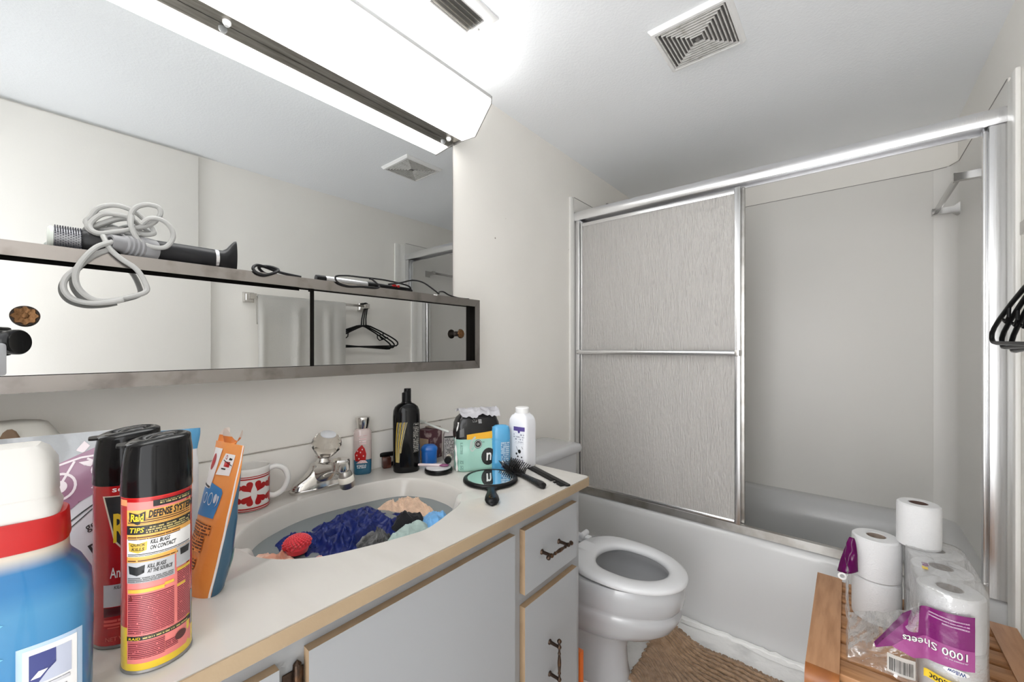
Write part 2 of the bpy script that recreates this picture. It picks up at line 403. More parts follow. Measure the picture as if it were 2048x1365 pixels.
# bathtub
def rrect(x0, x1, y0, y1, r, z, n=7):
    out = []
    for cx, cy, a0 in ((x1-r, y1-r, 0), (x0+r, y1-r, PI/2), (x0+r, y0+r, PI), (x1-r, y0+r, 1.5*PI)):
        out += [(cx+r*math.cos(a0+PI/2*i/n), cy+r*math.sin(a0+PI/2*i/n), z) for i in range(n+1)]
    return out
t = thing('bathtub', 'white enamel bathtub with a plain apron below the shower doors', 'bathtub', (0, 0, 0))
mb = MB()
e = .001
mb.loft([rrect(e, XW-e, YT, YB-e, .002, 0), rrect(e, XW-e, YT, YB-e, .002, .405), rrect(e, XW-e, YT+.004, YB-e, .004, .423), rrect(e, XW-e, YT+.014, YB-e, .006, .436),
         rrect(.002, XW-.002, YT+.026, YB-.002, .008, .44), rrect(.09, XW-.09, YT+.085, YB-.055, .12, .44), rrect(.10, XW-.10, YT+.10, YB-.07, .12, .43),
         rrect(.13, XW-.13, YT+.125, YB-.080, .13, .3), rrect(.18, XW-.18, YT+.16, YB-.095, .13, .12), rrect(.28, XW-.28, YT+.26, YB-.23, .1, .10)], cap0=False)
mb.build('tub_shell', M['tub'], t, angle=60)
mb = MB()
pts = [(.02+XW*.97*i/70, YT-.004-.012*abs(NZ.noise(V((i*.37, 0, 1))))-.004*(i % 3 == 0), .004+.006*abs(NZ.noise(V((i*.5, 3, 1))))) for i in range(71)]
mb.tube(pts, [.010+.008*abs(NZ.noise(V((i*.43, 9, 2)))) for i in range(71)], 8)
mb.grid(lambda a, c: (.02+1.46*a, YT+.002-(.030+.022*NZ.noise(V((a*9, 0, 3)))+.010*NZ.noise(V((a*40, 0, 5))))*c, .0015+(.009+.004*NZ.noise(V((a*30, c*2, 1))))*(1-c*c)), 90, 5)
struct(mb.build('trim_4', M['caulk']))

# shower enclosure
t = thing('shower_door', 'sliding shower door of rain glass in an aluminium frame above the tub', 'shower door', (0, 0, 0))
mb = MB(); mb.prism([(1.862, 1.872), (1.857, 1.884), (1.857, 1.905), (1.866, 1.920), (1.915, 1.920), (1.915, 1.862), (1.907, 1.862), (1.907, 1.886), (1.870, 1.886), (1.868, 1.872)], .002, XW-.002, 'x')
mb.build('header', M['satin'], t)
mb = MB(); mb.prism([(1.872, .440), (1.872, .472), (1.876, .475), (1.885, .475), (1.887, .456), (1.905, .452), (1.907, .462), (1.912, .462), (1.914, .440)], .002, XW-.002, 'x')
mb.build('bottom_track', M['dullal'], t)
mb = MB(); mb.box(.013, .040, 1.868, 1.908, .475, 1.873, .002); mb.box(.002, .013, 1.875, 1.90, .475, 1.873); mb.build('jamb', M['satin'], t)
mb = MB(); mb.box(XW-.043, XW-.004, 1.866, 1.908, .442, 1.872, .003); mb.box(XW-.052, XW-.043, 1.88, 1.905, .46, 1.872, .001); mb.build('jamb', M['satin'], t)
def sliding(x0, x1, yc, bar, lab):
    sm = M['satin'] if bar else M['dullal']
    p = bpy.data.objects.new('sliding_panel', None); COL.objects.link(p); p.parent = t; p['label'] = lab
    z0, z1 = .476, 1.862
    mb = MB(); mb.box(x0, x0+.010, yc-.008, yc+.008, z0, z1, .0015); mb.box(x1-.022, x1, yc-.009, yc+.009, z0-.004, z1, .003); mb.build('stile', sm, p)
    mb = MB(); mb.box(x0+.010, x1-.022, yc-.008, yc+.008, z1-.026, z1-.008, .002); mb.box(x0+.010, x1-.022, yc-.006, yc+.006, z0, z0+.012, .002); mb.build('door_rail', sm, p)
    mb = MB(); mb.box(x0+.008, x1-.020, yc-.0025, yc+.0025, z0+.006, z1-.014); mb.build('glass_pane', M['rain'], p)
    if bar:
        mb = MB(); mb.tube([(x0-.004, yc-.026, 1.178), (x1-.004, yc-.026, 1.178)], .0125, 14); mb.build('towel_rail', M['satin'], p)
        mb = MB(); mb.box(x1-.016, x1+.002, yc-.040, yc-.005, 1.166, 1.191, .002); mb.box(x0-.006, x0+.004, yc-.036, yc-.005, 1.168, 1.188, .002); mb.build('rail_bracket', M['dullal'], p)
    return p
sliding(.044, .790, 1.878, True, 'front glass panel carrying the long towel rail')
sliding(.046, .802, 1.8985, False, 'rear glass panel slid behind the front one')

# chrome bar inside the shower
GY0, GY1 = 2.07, 2.565
t = thing('grab_bar', 'square chrome towel bar inside the shower on the right wall', 'towel bar', (XW-.0005, 0, 1.782))
mb = MB(); mb.box(-.083, -.068, GY0, GY1, .004, .022, .002); gm = mat('grab_chrome', (.50, .49, .48), .2, 1)
mb.build('bar', gm, t)
for y in (GY0+.008, GY1-.014):
    mb = MB(); mb.loft([[(x, y+s_*a, .012+q*c) for s_, q in ((-1, -1), (1, -1), (1, 1), (-1, 1))] for x, a, c in ((0, .024, .026), (-.008, .022, .024), (-.025, .012, .013), (-.07, .011, .012), (-.088, .013, .014))])
    mb.build('post', gm, t)
t = thing('shower_fixture', 'dark shower arm stub on the left wall above the door header', 'shower', (.0005, 2.27, 2.05))
mb = MB(); mb.lathe([(.03, 0), (.028, .006), (.012, .012)], 20, X=MX.Rotation(PI/2, 4, 'Y')); mb.build('flange', M['grayedge'], t)
mb = MB(); mb.tube(catmull([(.0, 0, 0), (.06, 0, .012), (.11, 0, -.01), (.15, 0, -.06)], 6, False), .009, 10); mb.build('arm_pipe', M['chrome'], t)
mb = MB(); mb.lathe([(.012, 0), (.016, -.02), (.034, -.05), (.034, -.062)], 20, .158, 0); mb.build('shower_head', M['chrome'], t)

# ------------------------------------------------------------------ ceiling pieces
def vent():
    t = thing('exhaust_vent', 'square white exhaust vent with dusty concentric louvers on the ceiling', 'vent', (.757, 1.383, ZC))
    h = .118
    def frame(mb, a, b_, z0, z1):
        mb.loft([[(s_*q, c*q, z) for s_, c in ((-1, -1), (1, -1), (1, 1), (-1, 1))] for q, z in ((a, z0), (a, z1), (b_, z1), (b_, z0))], cap0=False, cap1=False)
    mb = MB()
    mb.loft([[(s_*q, c*q, z) for s_, c in ((-1, -1), (1, -1), (1, 1), (-1, 1))] for q, z in ((h, 0), (h, -.004), (h-.008, -.014), (h-.016, -.015), (h-.018, -.008))], cap0=False, cap1=False)
    mb.build('vent_frame', M['white'], t)
    mb = MB(); mb.box(-h+.012, h-.012, -h+.012, h-.012, -.0035, -.001); mb.build('back_plate', mat('vent_dark', (.16, .155, .15), .8), t)
    dusty = mat('dusty_white', (.74, .73, .71), .6, bump=(300, .5), var=(40, (.50, .48, .45), .5, .75))
    for i in range(8):
        q = h-.020-i*.0112; mb = MB()
        mb.loft([[(s_*a, c*a, z) for s_, c in ((-1, -1), (1, -1), (1, 1), (-1, 1))] for a, z in ((q, -.0070), (q-.0026, -.0070), (q-.0034, -.0142), (q-.0008, -.0146), (q, -.0070))], cap0=False, cap1=False)
        mb.build('louver', dusty, t)
    mb = MB(); mb.lathe([(.007, -.006), (.007, -.015), (.003, -.017)], 14); mb.build('screw', M['grayedge'], t)
vent()
t = thing('ceiling_register', 'small white ceiling register with three curved metal blades near the light', 'vent', (.239, .82, ZC))
mb = MB()
hx, hy = .071, .104; ix, iy = .037, .076
def rr(q, z, a, b_): return [(s_*a, c*b_, z) for s_, c in ((-1, -1), (1, -1), (1, 1), (-1, 1))]
mb.loft([rr(0, 0, hx, hy), rr(0, -.004, hx, hy), rr(0, -.008, hx-.006, hy-.006), rr(0, -.008, ix, iy), rr(0, 0, ix, iy)], cap0=False, cap1=False); mb.build('register_plate', M['white'], t)
mb = MB(); mb.box(-ix, ix, -iy, iy, -.0025, -.0005); mb.build('duct', mat('duct_gray', (.16, .155, .15), .6), t)
for i in range(4):
    x = -ix+.010+i*.0165; mb = MB()
    mb.grid(lambda a, c: (x+.010*a*a, -iy+.004+(2*iy-.008)*c, -.003-.016*a), 5, 2, .0012); mb.build('blade', mat('blade_metal', (.62, .60, .56), .35, .7), t)
for y in (-.088, .088):
    mb = MB(); mb.lathe([(.004, -.0075), (.0035, -.0095), (.001, -.0105)], 12, .0, y); mb.build('screw', M['grayedge'], t)

# ------------------------------------------------------------------ light fixture, mirror, mirror cabinet
Y0 = YN+.002
t = thing('light_fixture', 'long white lit wall light box above the mirror', 'light', (0, 0, 0))
prof = [(.043, 1.957), (.113, 1.951), (.187, 2.036), (.189, 2.052), (.150, 2.056), (.043, 2.056)]
mb = MB(); mb.prism(prof, Y0, 1.018, 'y'); mb.build('diffuser', M['lens'], t, angle=20)
mb = MB(); mb.prism([(.0, 1.952), (.043, 1.953), (.114, 1.947), (.191, 2.034), (.193, 2.060), (.0, 2.060)], 1.018, 1.0215, 'y'); mb.build('end_cap', M['grayedge'], t, angle=20)
mb = MB(); mb.box(.0005, .043, Y0, 1.018, 1.958, 1.964); mb.box(.0005, .03, Y0, 1.018, 1.964, 2.056); mb.build('metal_strip', M['strip'], t)
mb = MB(); mb.box(.186, .193, Y0, 1.018, 2.050, 2.062, .001); mb.build('top_lip', mat('lip_gray', (.55, .55, .55), .4), t)
for y in (.978, .30):
    mb = MB(); mb.lathe([(.009, 1.958), (.009, 1.953), (.005, 1.947), (.002, 1.946)], 16, .020, y); mb.build('thumb_screw', M['white'], t)
mb = MB(); mb.box(.0005, .0055, Y0, 1.010, 1.362, 1.957); mb.mi = 1; mb.box(.0005, .0062, 1.010, 1.0115, 1.362, 1.957)
md = specks(specks(mat('dusty_mirror', (.62, .63, .63), .0, 1), 34, (.99, .99, .99), .80, .05), 120, (1, 1, 1), .88, .10)
tag(mb.build('wall_mirror', [md, M['grayedge']]), 'large frameless wall mirror between the light box and the mirrored cabinet', 'mirror')

t = thing('mirror_cabinet', 'long low mirrored wall cabinet in a stained steel frame', 'cabinet', (0, 0, 0))
ZB, ZT, YR = 1.128, 1.368, 1.030
mb = MB(); mb.box(.0005, .100, Y0, YR-.001, ZB+.001, ZT-.001); mb.build('body', M['dark'], t)
mb = MB(); mb.box(.0005, .100, YR-.001, YR, ZB, ZT); mb.box(.0005, .1, Y0, YR, ZT-.001, ZT); mb.box(.0005, .1, Y0, YR, ZB, ZB+.001); mb.build('casing', M['rail'], t)
def rail(name, poly): mb = MB(); mb.prism(poly, .100, .126, 'x'); mb.build(name, M['rail'], t)
rail('top_rail', [(Y0, ZT), (YR, ZT), (YR-.024, ZT-.024), (Y0, ZT-.024)])
rail('bottom_rail', [(Y0, ZB), (YR, ZB), (YR-.024, ZB+.027), (Y0, ZB+.027)])
rail('end_rail', [(YR, ZB), (YR, ZT), (YR-.0235, ZT-.0245), (YR-.0235, ZB+.0275)])
mb = MB(); mb.box(.112, .116, Y0, .4465, ZB+.028, ZT-.031); mb.mi = 1; mb.box(.1115, .1165, .4465, .4485, ZB+.028, ZT-.031); d1 = mb.build('mirror_door', [M['mirror'], M['dark']], t)
mb = MB(); mb.box(.103, .107, .425, .978, ZB+.028, ZT-.026); mb.mi = 1; mb.box(.1025, .1075, .978, .9815, ZB+.028, ZT-.026); d2 = mb.build('mirror_door', [M['mirror'], M['grayedge']], t)
mb = MB(); mb.box(.102, .1125, .4485, .4580, ZB+.0275, ZT-.0245); mb.build('gap_shadow', M['dark'], t)  # black strip put in for the gap and the front door's edge shadow
def rosette(x0, y, z, par):
    X = MX.Translation((x0, y, z)) @ MX.Rotation(PI/2, 4, 'Y')
    mb = MB(); mb.lathe([(.009, 0), (.0085, .003), (.0045, .006), (.0045, .014), (.010, .018), (.0152, .021), (.0158, .023), (.0150, .0245), (.0138, .0245)], 32, X=X); kb = mb.build('knob', M['knob'], par)
    mb = MB(); mb.lathe([(.0138, .0245), (.0125, .0272), (.009, .0268), (.0055, .0258), (.0042, .0258), (.0036, .0285), (.0015, .0295)], 64, X=X,
                        flute=lambda a, z_: 1+(.10*math.cos(8*a) if z_ < .0275 else 0)); mb.build('rosette', M['brass'], kb)
rosette(.116, .0005, 1.250, d1); rosette(.107, .934, 1.247, d2)
t = thing('tripod_camera', 'black camera on a tripod reflected at the left of the mirrored cabinet door', 'camera', (1.13, 0, 1.218), math.radians(39.722))
mb = MB(); mb.lathe([(.030, .012), (.037, .010), (.040, .014), (.040, .030), (.036, .034), (.036, .085), (.030, .086)], 40, X=MX.Rotation(PI/2, 4, 'X') @ MX.Rotation(PI, 4, 'X')); mb.build('lens_barrel', M['blackg'], t, rot=(PI, 0, 0))
mb = MB(); mb.box(-.068, .066, -.135, -.086, -.045, .050, .008); mb.box(-.03, .03, -.13, -.088, .050, .078, .008); mb.build('camera_body', M['black'], t)
mb = MB(); mb.box(-.082, -.034, -.036, -.014, -.105, -.004, .008); mb.build('white_unit', M['whiteb'], t)
mb = MB(); mb.lathe([(.024, -.075), (.024, -.046)], 20, 0, -.11); mb.lathe([(.014, -.55), (.014, -.075)], 16, 0, -.11); mb.build('tripod_column', M['black'], t)
for a in (1.57, 3.665, 5.76):
    mb = MB(); mb.tube([(.02*math.cos(a), -.11+.02*math.sin(a), -.40), (.15*math.cos(a), -.11+.15*math.sin(a), -1.215)], .012, 10); mb.build('tripod_leg', M['black'], t)

# ------------------------------------------------------------------ vanity
t = thing('vanity_cabinet', 'white vanity cabinet with raw brown edged doors and drawers', 'cabinet', (0, 0, 0))
CT = .83; XF = .530
mb = MB(); mb.box(.001, XF, Y0, 1.0235, .085, .69, .001); mb.box(.50, XF, Y0, 1.0235, .69, .8055); mb.box(.001, .50, 1.0135, 1.0235, .69, .8055); mb.box(.001, XF-.06, Y0, 1.02, 0, .085); mb.build('body', M['cab'], t)
def front(name, y0, y1, z0, z1):
    mb = MB(); fs = mb.box(XF+.0005, XF+.0165, y0, y1, z0, z1)
    for f in fs:
        f.normal_update(); f.material_index = 0 if abs(f.normal.x) > .5 else 1
    return mb.build(name, [M['cab'], M['mdf']], t)
dr = front('drawer', .750, .986, .618, .770)
d_r = front('cabinet_door', .750, .986, .105, .589)
d_m = front('cabinet_door', .2555, .7135, .105, .773)
d_l = front('cabinet_door', -.25, .217, .105, .770)
def pull(p0, p1, posts, par):
    """ornate bronze pull: turned bar with finials on two posts"""
    a, c = V(p0), V(p1); n = 25; mb = MB()
    rad = lambda s_: .0026+.0022*math.exp(-((s_-.5)/.13)**2)+.0032*math.exp(-((s_-.17)/.03)**2)+.0032*math.exp(-((s_-.83)/.03)**2)+.0036*math.exp(-((s_-.05)/.035)**2)+.0036*math.exp(-((s_-.95)/.035)**2)+.0015*math.exp(-((s_-.30)/.02)**2)+.0015*math.exp(-((s_-.70)/.02)**2)
    mb.tube([a.lerp(c, i/(n*2)) for i in range(n*2+1)], [rad(i/(n*2)) if 0 < i < n*2 else .001 for i in range(n*2+1)], 12)
    for s_ in posts:
        q = a.lerp(c, s_); mb.tube([(XF+.0165, q.y, q.z), (XF+.0185, q.y, q.z), (XF+.021, q.y, q.z), (q.x-.006, q.y, q.z), q], [.0068, .0065, .0042, .0038, .0055], 12)
    mb.build('handle', M['bronze'], par)
pull((.576, .798, .6955), (.576, .913, .6925), (.17, .83), dr)
pull((.576, .8515, .474), (.576, .8515, .352), (.17, .83), d_r)
mb = MB(); mb.tube([(XF+.006, .244, .70), (XF+.006, .244, .71), (XF+.006, .244, .745), (XF+.006, .244, .757), (XF+.006, .244, .762)], [.002, .006, .006, .0055, .001], 10); mb.box(XF+.0005, XF+.003, .226, .2545, .708, .748, .001); mb.build('hinge', M['bronze'], d_m)

# countertop with an integral shell basin
t = thing('countertop', 'cream cultured marble countertop with a scalloped shell basin and tan front edge', 'countertop', (0, 0, 0))
SH = [(.240, .2496), (.268, .2545), (.279, .2665), (.296, .2590), (.325, .2640), (.363, .2860), (.390, .3120), (.412, .340), (.430, .385), (.446, .432), (.458, .478), (.4655, .520), (.455, .565), (.441, .605), (.428, .6420), (.411, .6700),
      (.390, .6790), (.375, .6930), (.371, .7120), (.345, .7235), (.300, .7320), (.2277, .7263), (.152, .680), (.113, .5516), (.104, .4285), (.142, .3284), (.1914, .2761)]
SH3 = catmull([(x, y, 0) for x, y in SH], 5); SC = V((.285, .490, 0)); NS = len(SH3)
def shell(k_, z): return [(SC.x+(p.x-SC.x)*k_, SC.y+(p.y-SC.y)*k_, z) for p in SH3]
mb = MB(); bm = mb.b
OUT = [(.016, Y0), (.5565, Y0), (.5565, 1.030), (.5485, 1.038), (.016, 1.038)]
ov = [bm.verts.new((x, y, CT)) for x, y in OUT]; iv = [bm.verts.new(p) for p in shell(1.012, CT)]
es = [bm.edges.new((q[i], q[(i+1) % len(q)])) for q in (ov, iv) for i in range(len(q))]
bmesh.ops.triangle_fill(bm, edges=es, use_beauty=True)
for f in bm.faces[:]:
    c = f.calc_center_median()
R = [shell(1.012, CT), shell(1.0, CT-.0015), shell(.988, CT-.006), shell(.965, CT-.02), shell(.925, CT-.05), shell(.86, CT-.085), shell(.7, CT-.118), shell(.4, CT-.13), shell(.08, CT-.133)]
mb.loft(R, cap0=False)
bmesh.ops.remove_doubles(bm, verts=bm.verts[:], dist=1e-5)
ob_ = [bm.verts.new((x, y, CT-.024)) for x, y in OUT]
bm.verts.ensure_lookup_table()
top = [min(bm.verts, key=lambda v: (v.co-V((x, y, CT))).length) for x, y in OUT]
for i in range(len(OUT)):
    j = (i+1) % len(OUT); bm.faces.new([top[i], top[j], ob_[j], ob_[i]])
mb.build('counter_top', M['marble'], t, angle=30)
mb = MB(); mb.box(.5567, .5605, Y0, 1.030, CT-.0245, CT-.0012, .0012); mb.box(.02, .549, 1.0382, 1.0400, CT-.0245, CT-.0012, .0006)
mb.loft([[(.5567, 1.030, z), (.5605, 1.030, z), (.550, 1.0415, z), (.5485, 1.0385, z)] for z in (CT-.0245, CT-.0012)]); mb.build('edge_strip', mat('tan_edge', (.36, .265, .165), .5, bump=(60, .15), var=(5, (.31, .22, .135), .4, .7)), t)
mb = MB(); mb.box(.0005, .016, Y0, 1.038, CT-.02, .942, .003); mb.build('backsplash', M['wall'], t)
mb = MB(); mb.tube([(.018, Y0+i*.05, .9435+.001*NZ.noise(V((i, 0, 0)))) for i in range(28)], [.0012+.0012*abs(NZ.noise(V((i*.7, 5, 0)))) for i in range(28)], 6); mb.build('sealant', mat('dirty_sealant', (.45, .42, .38), .7, var=(25, (.16, .15, .13), .5, .62)), t)
mb = MB(); mb.lathe([(.020, CT-.1325), (.020, CT-.129), (.012, CT-.128)], 20, .285, .49); mb.build('drain', M['chrome'], t)

# water and the soaking laundry
mb = MB(); mb.loft([shell(.945, .784), shell(.6, .7845), shell(.02, .7845)], cap0=False)
wt = mb.build('sink_water', mat('cloudy_water', (.33, .37, .38), .03, trans=.5, ior=1.33, bump=(18, .08)))
tag(wt, 'cloudy grey water filling the shell basin', 'water'); wt['kind'] = 'stuff'
def cloth(name, label, col, P, h, seed, amp=.012, fr=38, dirn=(1, .4), rough=.85, bump=(420, .5), base=.793, wet=0, flat=.5, col2=None):
    """a crumpled wet cloth: outline P (x, y) at the water line, folded mound inside"""
    C3 = catmull([(x, y, 0) for x, y in P], 14); c = sum(C3, V())/len(C3); n = len(C3); mb = MB(); R = []
    d = V((dirn[0], dirn[1], 0)).normalized()
    K = 34
    for i in range(K+1):
        k_ = 1-i/K; ring = []
        for p in C3:
            q = c+(p-c)*(k_+.0*i); e_ = (1-k_**2.6)
            s_ = q.x*d.x+q.y*d.y; tt = -q.x*d.y+q.y*d.x
            wob = NZ.noise(V((q.x*14+seed, q.y*14, seed*.7)))+.5*NZ.noise(V((q.x*34, q.y*34+seed, 1)))
            wx = q.x+.018*NZ.noise(V((q.x*20, q.y*20, seed))); wy = q.y+.018*NZ.noise(V((q.x*20, q.y*20, seed+40)))
            rg = lambda A, B, k2: (1-abs(2*NZ.noise(V((A*k2, B*k2, seed)))))**2
            u_, v_ = wx*d.x+wy*d.y, -wx*d.y+wy*d.x
            f1 = rg(u_*1.0, v_*.35, fr*1.25); f2 = .7*rg(u_*.6, v_*1.0, fr*1.0+14)+.35*rg(wx, wy, fr*3)
            z = base-.016+e_*(h+.004)*(flat+(1-flat)*(.5+.5*NZ.noise(V((q.x*11, q.y*11, seed+5)))))+e_*amp*(f1*1.25+f2*.9-.8)
            sh = .006*e_*V((NZ.noise(V((q.x*40, q.y*40, seed+9))), NZ.noise(V((q.x*40, q.y*40, seed+19))), 0))
            ring.append((q.x+sh.x, q.y+sh.y, z))
        R.append(ring)
    mb.loft(R, cap0=False, cap1=True)
    o = mb.build(name, mat(name+'_cloth', col, rough, bump=bump, var=(45, col2 or tuple(v*.75 for v in col), .45, .7), coat=wet*.5, spec=.3, sheen=0 if wet else .1), angle=180)
    return tag(o, label, 'laundry', 'wet laundry soaking in the basin')
cloth('wet_shirt', 'wet dark navy blue garment bunched in the middle of the basin', (.004, .013, .115), [(.262, .342), (.215, .352), (.178, .405), (.158, .480), (.138, .565), (.165, .585), (.225, .590), (.285, .640), (.330, .612), (.365, .545), (.375, .47), (.405, .44), (.397, .385), (.375, .362), (.33, .345)], .024, 3.1, .017, 22, (.6, 1), .45, (200, .3), wet=.3, flat=.5, col2=(.003, .008, .075))
cloth('wet_towel', 'ribbed navy cloth end lying at the left of the wet garment', (.008, .02, .15), [(.205, .330), (.252, .332), (.282, .362), (.285, .405), (.245, .415), (.205, .395), (.190, .355)], .022, 8.2, .009, 60, (1, .2), .5, (300, .9), wet=.2, flat=.8)
cloth('beige_cloth', 'crumpled beige cloth at the far right of the basin', (.66, .46, .33), [(.190, .575), (.182, .610), (.195, .655), (.235, .685), (.285, .680), (.325, .668), (.345, .645), (.318, .615), (.275, .605), (.225, .585)], .027, 5.3, .011, 34, (.3, 1), .9, flat=.55)
cloth('blue_cloth', 'light blue cloth bunched at the right front of the basin', (.16, .40, .72), [(.335, .612), (.340, .645), (.365, .665), (.395, .655), (.415, .625), (.425, .590), (.405, .572), (.375, .585)], .029, 6.6, .008, 30, (.5, 1), .7, flat=.7)
cloth('sage_cloth', 'grey green cloth draped along the front right of the basin', (.36, .46, .43), [(.372, .490), (.352, .530), (.352, .575), (.362, .602), (.388, .606), (.412, .580), (.428, .540), (.422, .500), (.408, .472), (.388, .470)], .034, 9.4, .009, 22, (1, .3), .85, flat=.75)
cloth('black_cloth', 'black cloth between the navy garment and the grey green cloth', (.012, .012, .014), [(.312, .560), (.322, .600), (.345, .618), (.362, .604), (.358, .570), (.350, .530), (.328, .520)], .036, 2.4, .009, 32, (.4, 1), .8, flat=.7)
cloth('grey_knit', 'speckled dark grey knit sock in front of the navy garment', (.05, .05, .05), [(.332, .440), (.322, .475), (.338, .512), (.368, .522), (.398, .502), (.415, .470), (.420, .440), (.400, .425), (.365, .425)], .032, 7.7, .013, 44, (1, .6), .95, (240, 1), flat=.65, col2=(.22, .22, .22))
cloth('pink_cloth', 'soaked salmon pink cloth at the left end of the basin', (.60, .30, .21), [(.222, .284), (.255, .2825), (.300, .279), (.345, .293), (.366, .318), (.345, .346), (.290, .345), (.240, .330), (.214, .305)], .022, 4.2, .012, 20, (.4, 1), .4, (160, .1), wet=.15, flat=.5, col2=(.72, .52, .42))
cloth('rose_cloth', 'small pale rose cloth by the front rim of the basin', (.70, .42, .36), [(.352, .335), (.340, .358), (.352, .388), (.380, .402), (.402, .388), (.392, .352), (.372, .330)], .026, 1.2, .008, 26, (.3, 1), .5, (160, .1), flat=.7)
# knobbly red scrubber
mb = MB(); rs = random.Random(4)
for i in range(150):
    a = i*2.399; q = math.sqrt((i+.5)/150)
    x, y = .278+.022*q*math.cos(a), .350+.026*q*math.sin(a); z = .803+.019*math.sqrt(max(0, 1-q*q))
    mb.lathe([(.0033, -.006), (.0030, 0), (.0020, .0025), (.0004, .0032)], 6, X=MX.Translation((x, y, z)) @ MX.Rotation(q*.8, 4, V((-math.sin(a), math.cos(a), 0))))
mb.lathe([(.019, .790), (.0225, .800), (.016, .814), (.004, .818)], 20, .278, .350)
o = mb.build('bath_mitt', mat('red_chenille', (.62, .015, .03), .6, sheen=.4)); tag(o, 'knobbly bright red chenille mitt on the laundry', 'mitt')

# ------------------------------------------------------------------ faucet
t = thing('faucet', 'old chrome faucet with a clear crystal knob behind the basin', 'faucet', (.055, .500, CT))
F = Form([(0, .0745, .027), (.003, .076, .0285), (.007, .076, .0285), (.009, .073, .0265), (.016, .0715, .0258), (.023, .067, .0250), (.029, .059, .0240), (.035, .048, .0230), (.043, .036, .0225), (.053, .027, .0215), (.064, .024, .021)], 2.3, 56)
mb = MB(); F.mesh(mb, X=MX.Rotation(PI/2, 4, 'Z')); mb.build('base', M['chrome'], t)
mb = MB(); mb.lathe([(.021, .055), (.020, .066), (.016, .072), (.014, .078), (.019, .082), (.019, .086)], 28, .0, .008); mb.build('stem', M['chrome'], t)
mb = MB(); R = []
for x, zc, hw, hh in ((-.01, .040, .028, .028), (.02, .044, .027, .026), (.05, .058, .021, .018), (.08, .068, .018, .014), (.10, .072, .019, .014), (.116, .072, .012, .012)):
    R.append([(x, .004+hw*math.copysign(abs(math.cos(a))**.75, math.cos(a)), zc+hh*math.copysign(abs(math.sin(a))**.75, math.sin(a))) for a in (2*PI*j/24 for j in range(24))])
mb.loft(R); mb.build('spout', M['chrome'], t)
mb = MB(); mb.lathe([(.0205, .064), (.021, .066), (.021, .088), (.018, .0915), (.005, .092)], 32, .098, .006); mb.build('spout_cap', M['chrome'], t)
X = MX.Translation((.106, .011, .062)) @ MX.Rotation(.22, 4, 'X')
mb = MB(); mb.lathe([(.013, 0), (.0155, -.006), (.0165, -.012), (.0165, -.014)], 28, X=X); mb.lathe([(.0185, -.028), (.0180, -.040), (.0150, -.044), (.004, -.0445)], 36, X=X, flute=lambda a, z: 1+.02*math.cos(36*a)); mb.build('aerator', M['dullal'], t)
mb = MB(); mb.lathe([(.0165, -.0135), (.0185, -.016), (.0187, -.0282), (.016, -.029)], 28, X=X); mb.build('aerator_collar', mat('cream_band', (.74, .70, .62), .4), t)
X = MX.Translation((.0, .012, .084)) @ MX.Rotation(.34, 4, 'Y')
mb = MB(); mb.lathe([(.017, 0), (.026, .010), (.0345, .026), (.036, .038), (.031, .050), (.022, .0595), (.019, .0605)], 48, X=X, flute=lambda a, z: 1+(.055*abs(math.sin(3*a)) if z < .055 else 0)); mb.build('crystal_knob', M['clear'], t, angle=15)
mb = MB(); mb.lathe([(.0195, .0600), (.0195, .0625), (.017, .0635), (.003, .064)], 32, X=X); mb.build('knob_cap', mat('silver_cap', (.86, .88, .92), .35, bump=(900, .5)), t)

# ------------------------------------------------------------------ toilet
TY = 1.388
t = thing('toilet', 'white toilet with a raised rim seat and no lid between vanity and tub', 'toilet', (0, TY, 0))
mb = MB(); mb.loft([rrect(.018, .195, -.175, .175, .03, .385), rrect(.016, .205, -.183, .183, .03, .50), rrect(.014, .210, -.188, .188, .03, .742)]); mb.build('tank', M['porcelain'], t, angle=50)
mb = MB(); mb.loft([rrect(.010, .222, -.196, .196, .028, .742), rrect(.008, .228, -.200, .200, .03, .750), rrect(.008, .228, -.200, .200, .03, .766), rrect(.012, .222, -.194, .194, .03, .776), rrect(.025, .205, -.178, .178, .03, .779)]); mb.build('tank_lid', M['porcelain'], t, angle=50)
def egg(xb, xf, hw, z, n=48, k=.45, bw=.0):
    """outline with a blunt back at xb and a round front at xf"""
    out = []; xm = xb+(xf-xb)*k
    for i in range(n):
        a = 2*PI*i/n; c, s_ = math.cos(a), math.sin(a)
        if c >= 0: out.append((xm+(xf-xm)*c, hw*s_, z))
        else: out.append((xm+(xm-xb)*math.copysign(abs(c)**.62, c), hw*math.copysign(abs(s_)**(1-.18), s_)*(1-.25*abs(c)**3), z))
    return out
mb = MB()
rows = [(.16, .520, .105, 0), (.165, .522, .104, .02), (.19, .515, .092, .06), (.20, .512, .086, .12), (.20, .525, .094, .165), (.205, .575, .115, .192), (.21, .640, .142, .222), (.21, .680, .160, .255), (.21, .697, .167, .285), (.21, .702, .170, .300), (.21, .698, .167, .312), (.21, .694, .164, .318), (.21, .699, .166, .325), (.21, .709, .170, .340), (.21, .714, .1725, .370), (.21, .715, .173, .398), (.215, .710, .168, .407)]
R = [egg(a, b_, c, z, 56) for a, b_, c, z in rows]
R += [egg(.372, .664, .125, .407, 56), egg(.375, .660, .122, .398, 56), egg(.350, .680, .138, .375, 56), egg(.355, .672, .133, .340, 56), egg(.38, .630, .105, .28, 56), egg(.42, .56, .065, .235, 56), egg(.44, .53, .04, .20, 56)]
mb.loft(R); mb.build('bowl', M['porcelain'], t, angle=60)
mb = MB(); mb.loft([egg(.385, .625, .10, .262, 40), egg(.48, .52, .02, .262, 40)], cap0=False); o = mb.build('bowl_water', mat('toilet_water', (.70, .73, .74), .02, trans=.6, ior=1.33), t)
mb = MB()
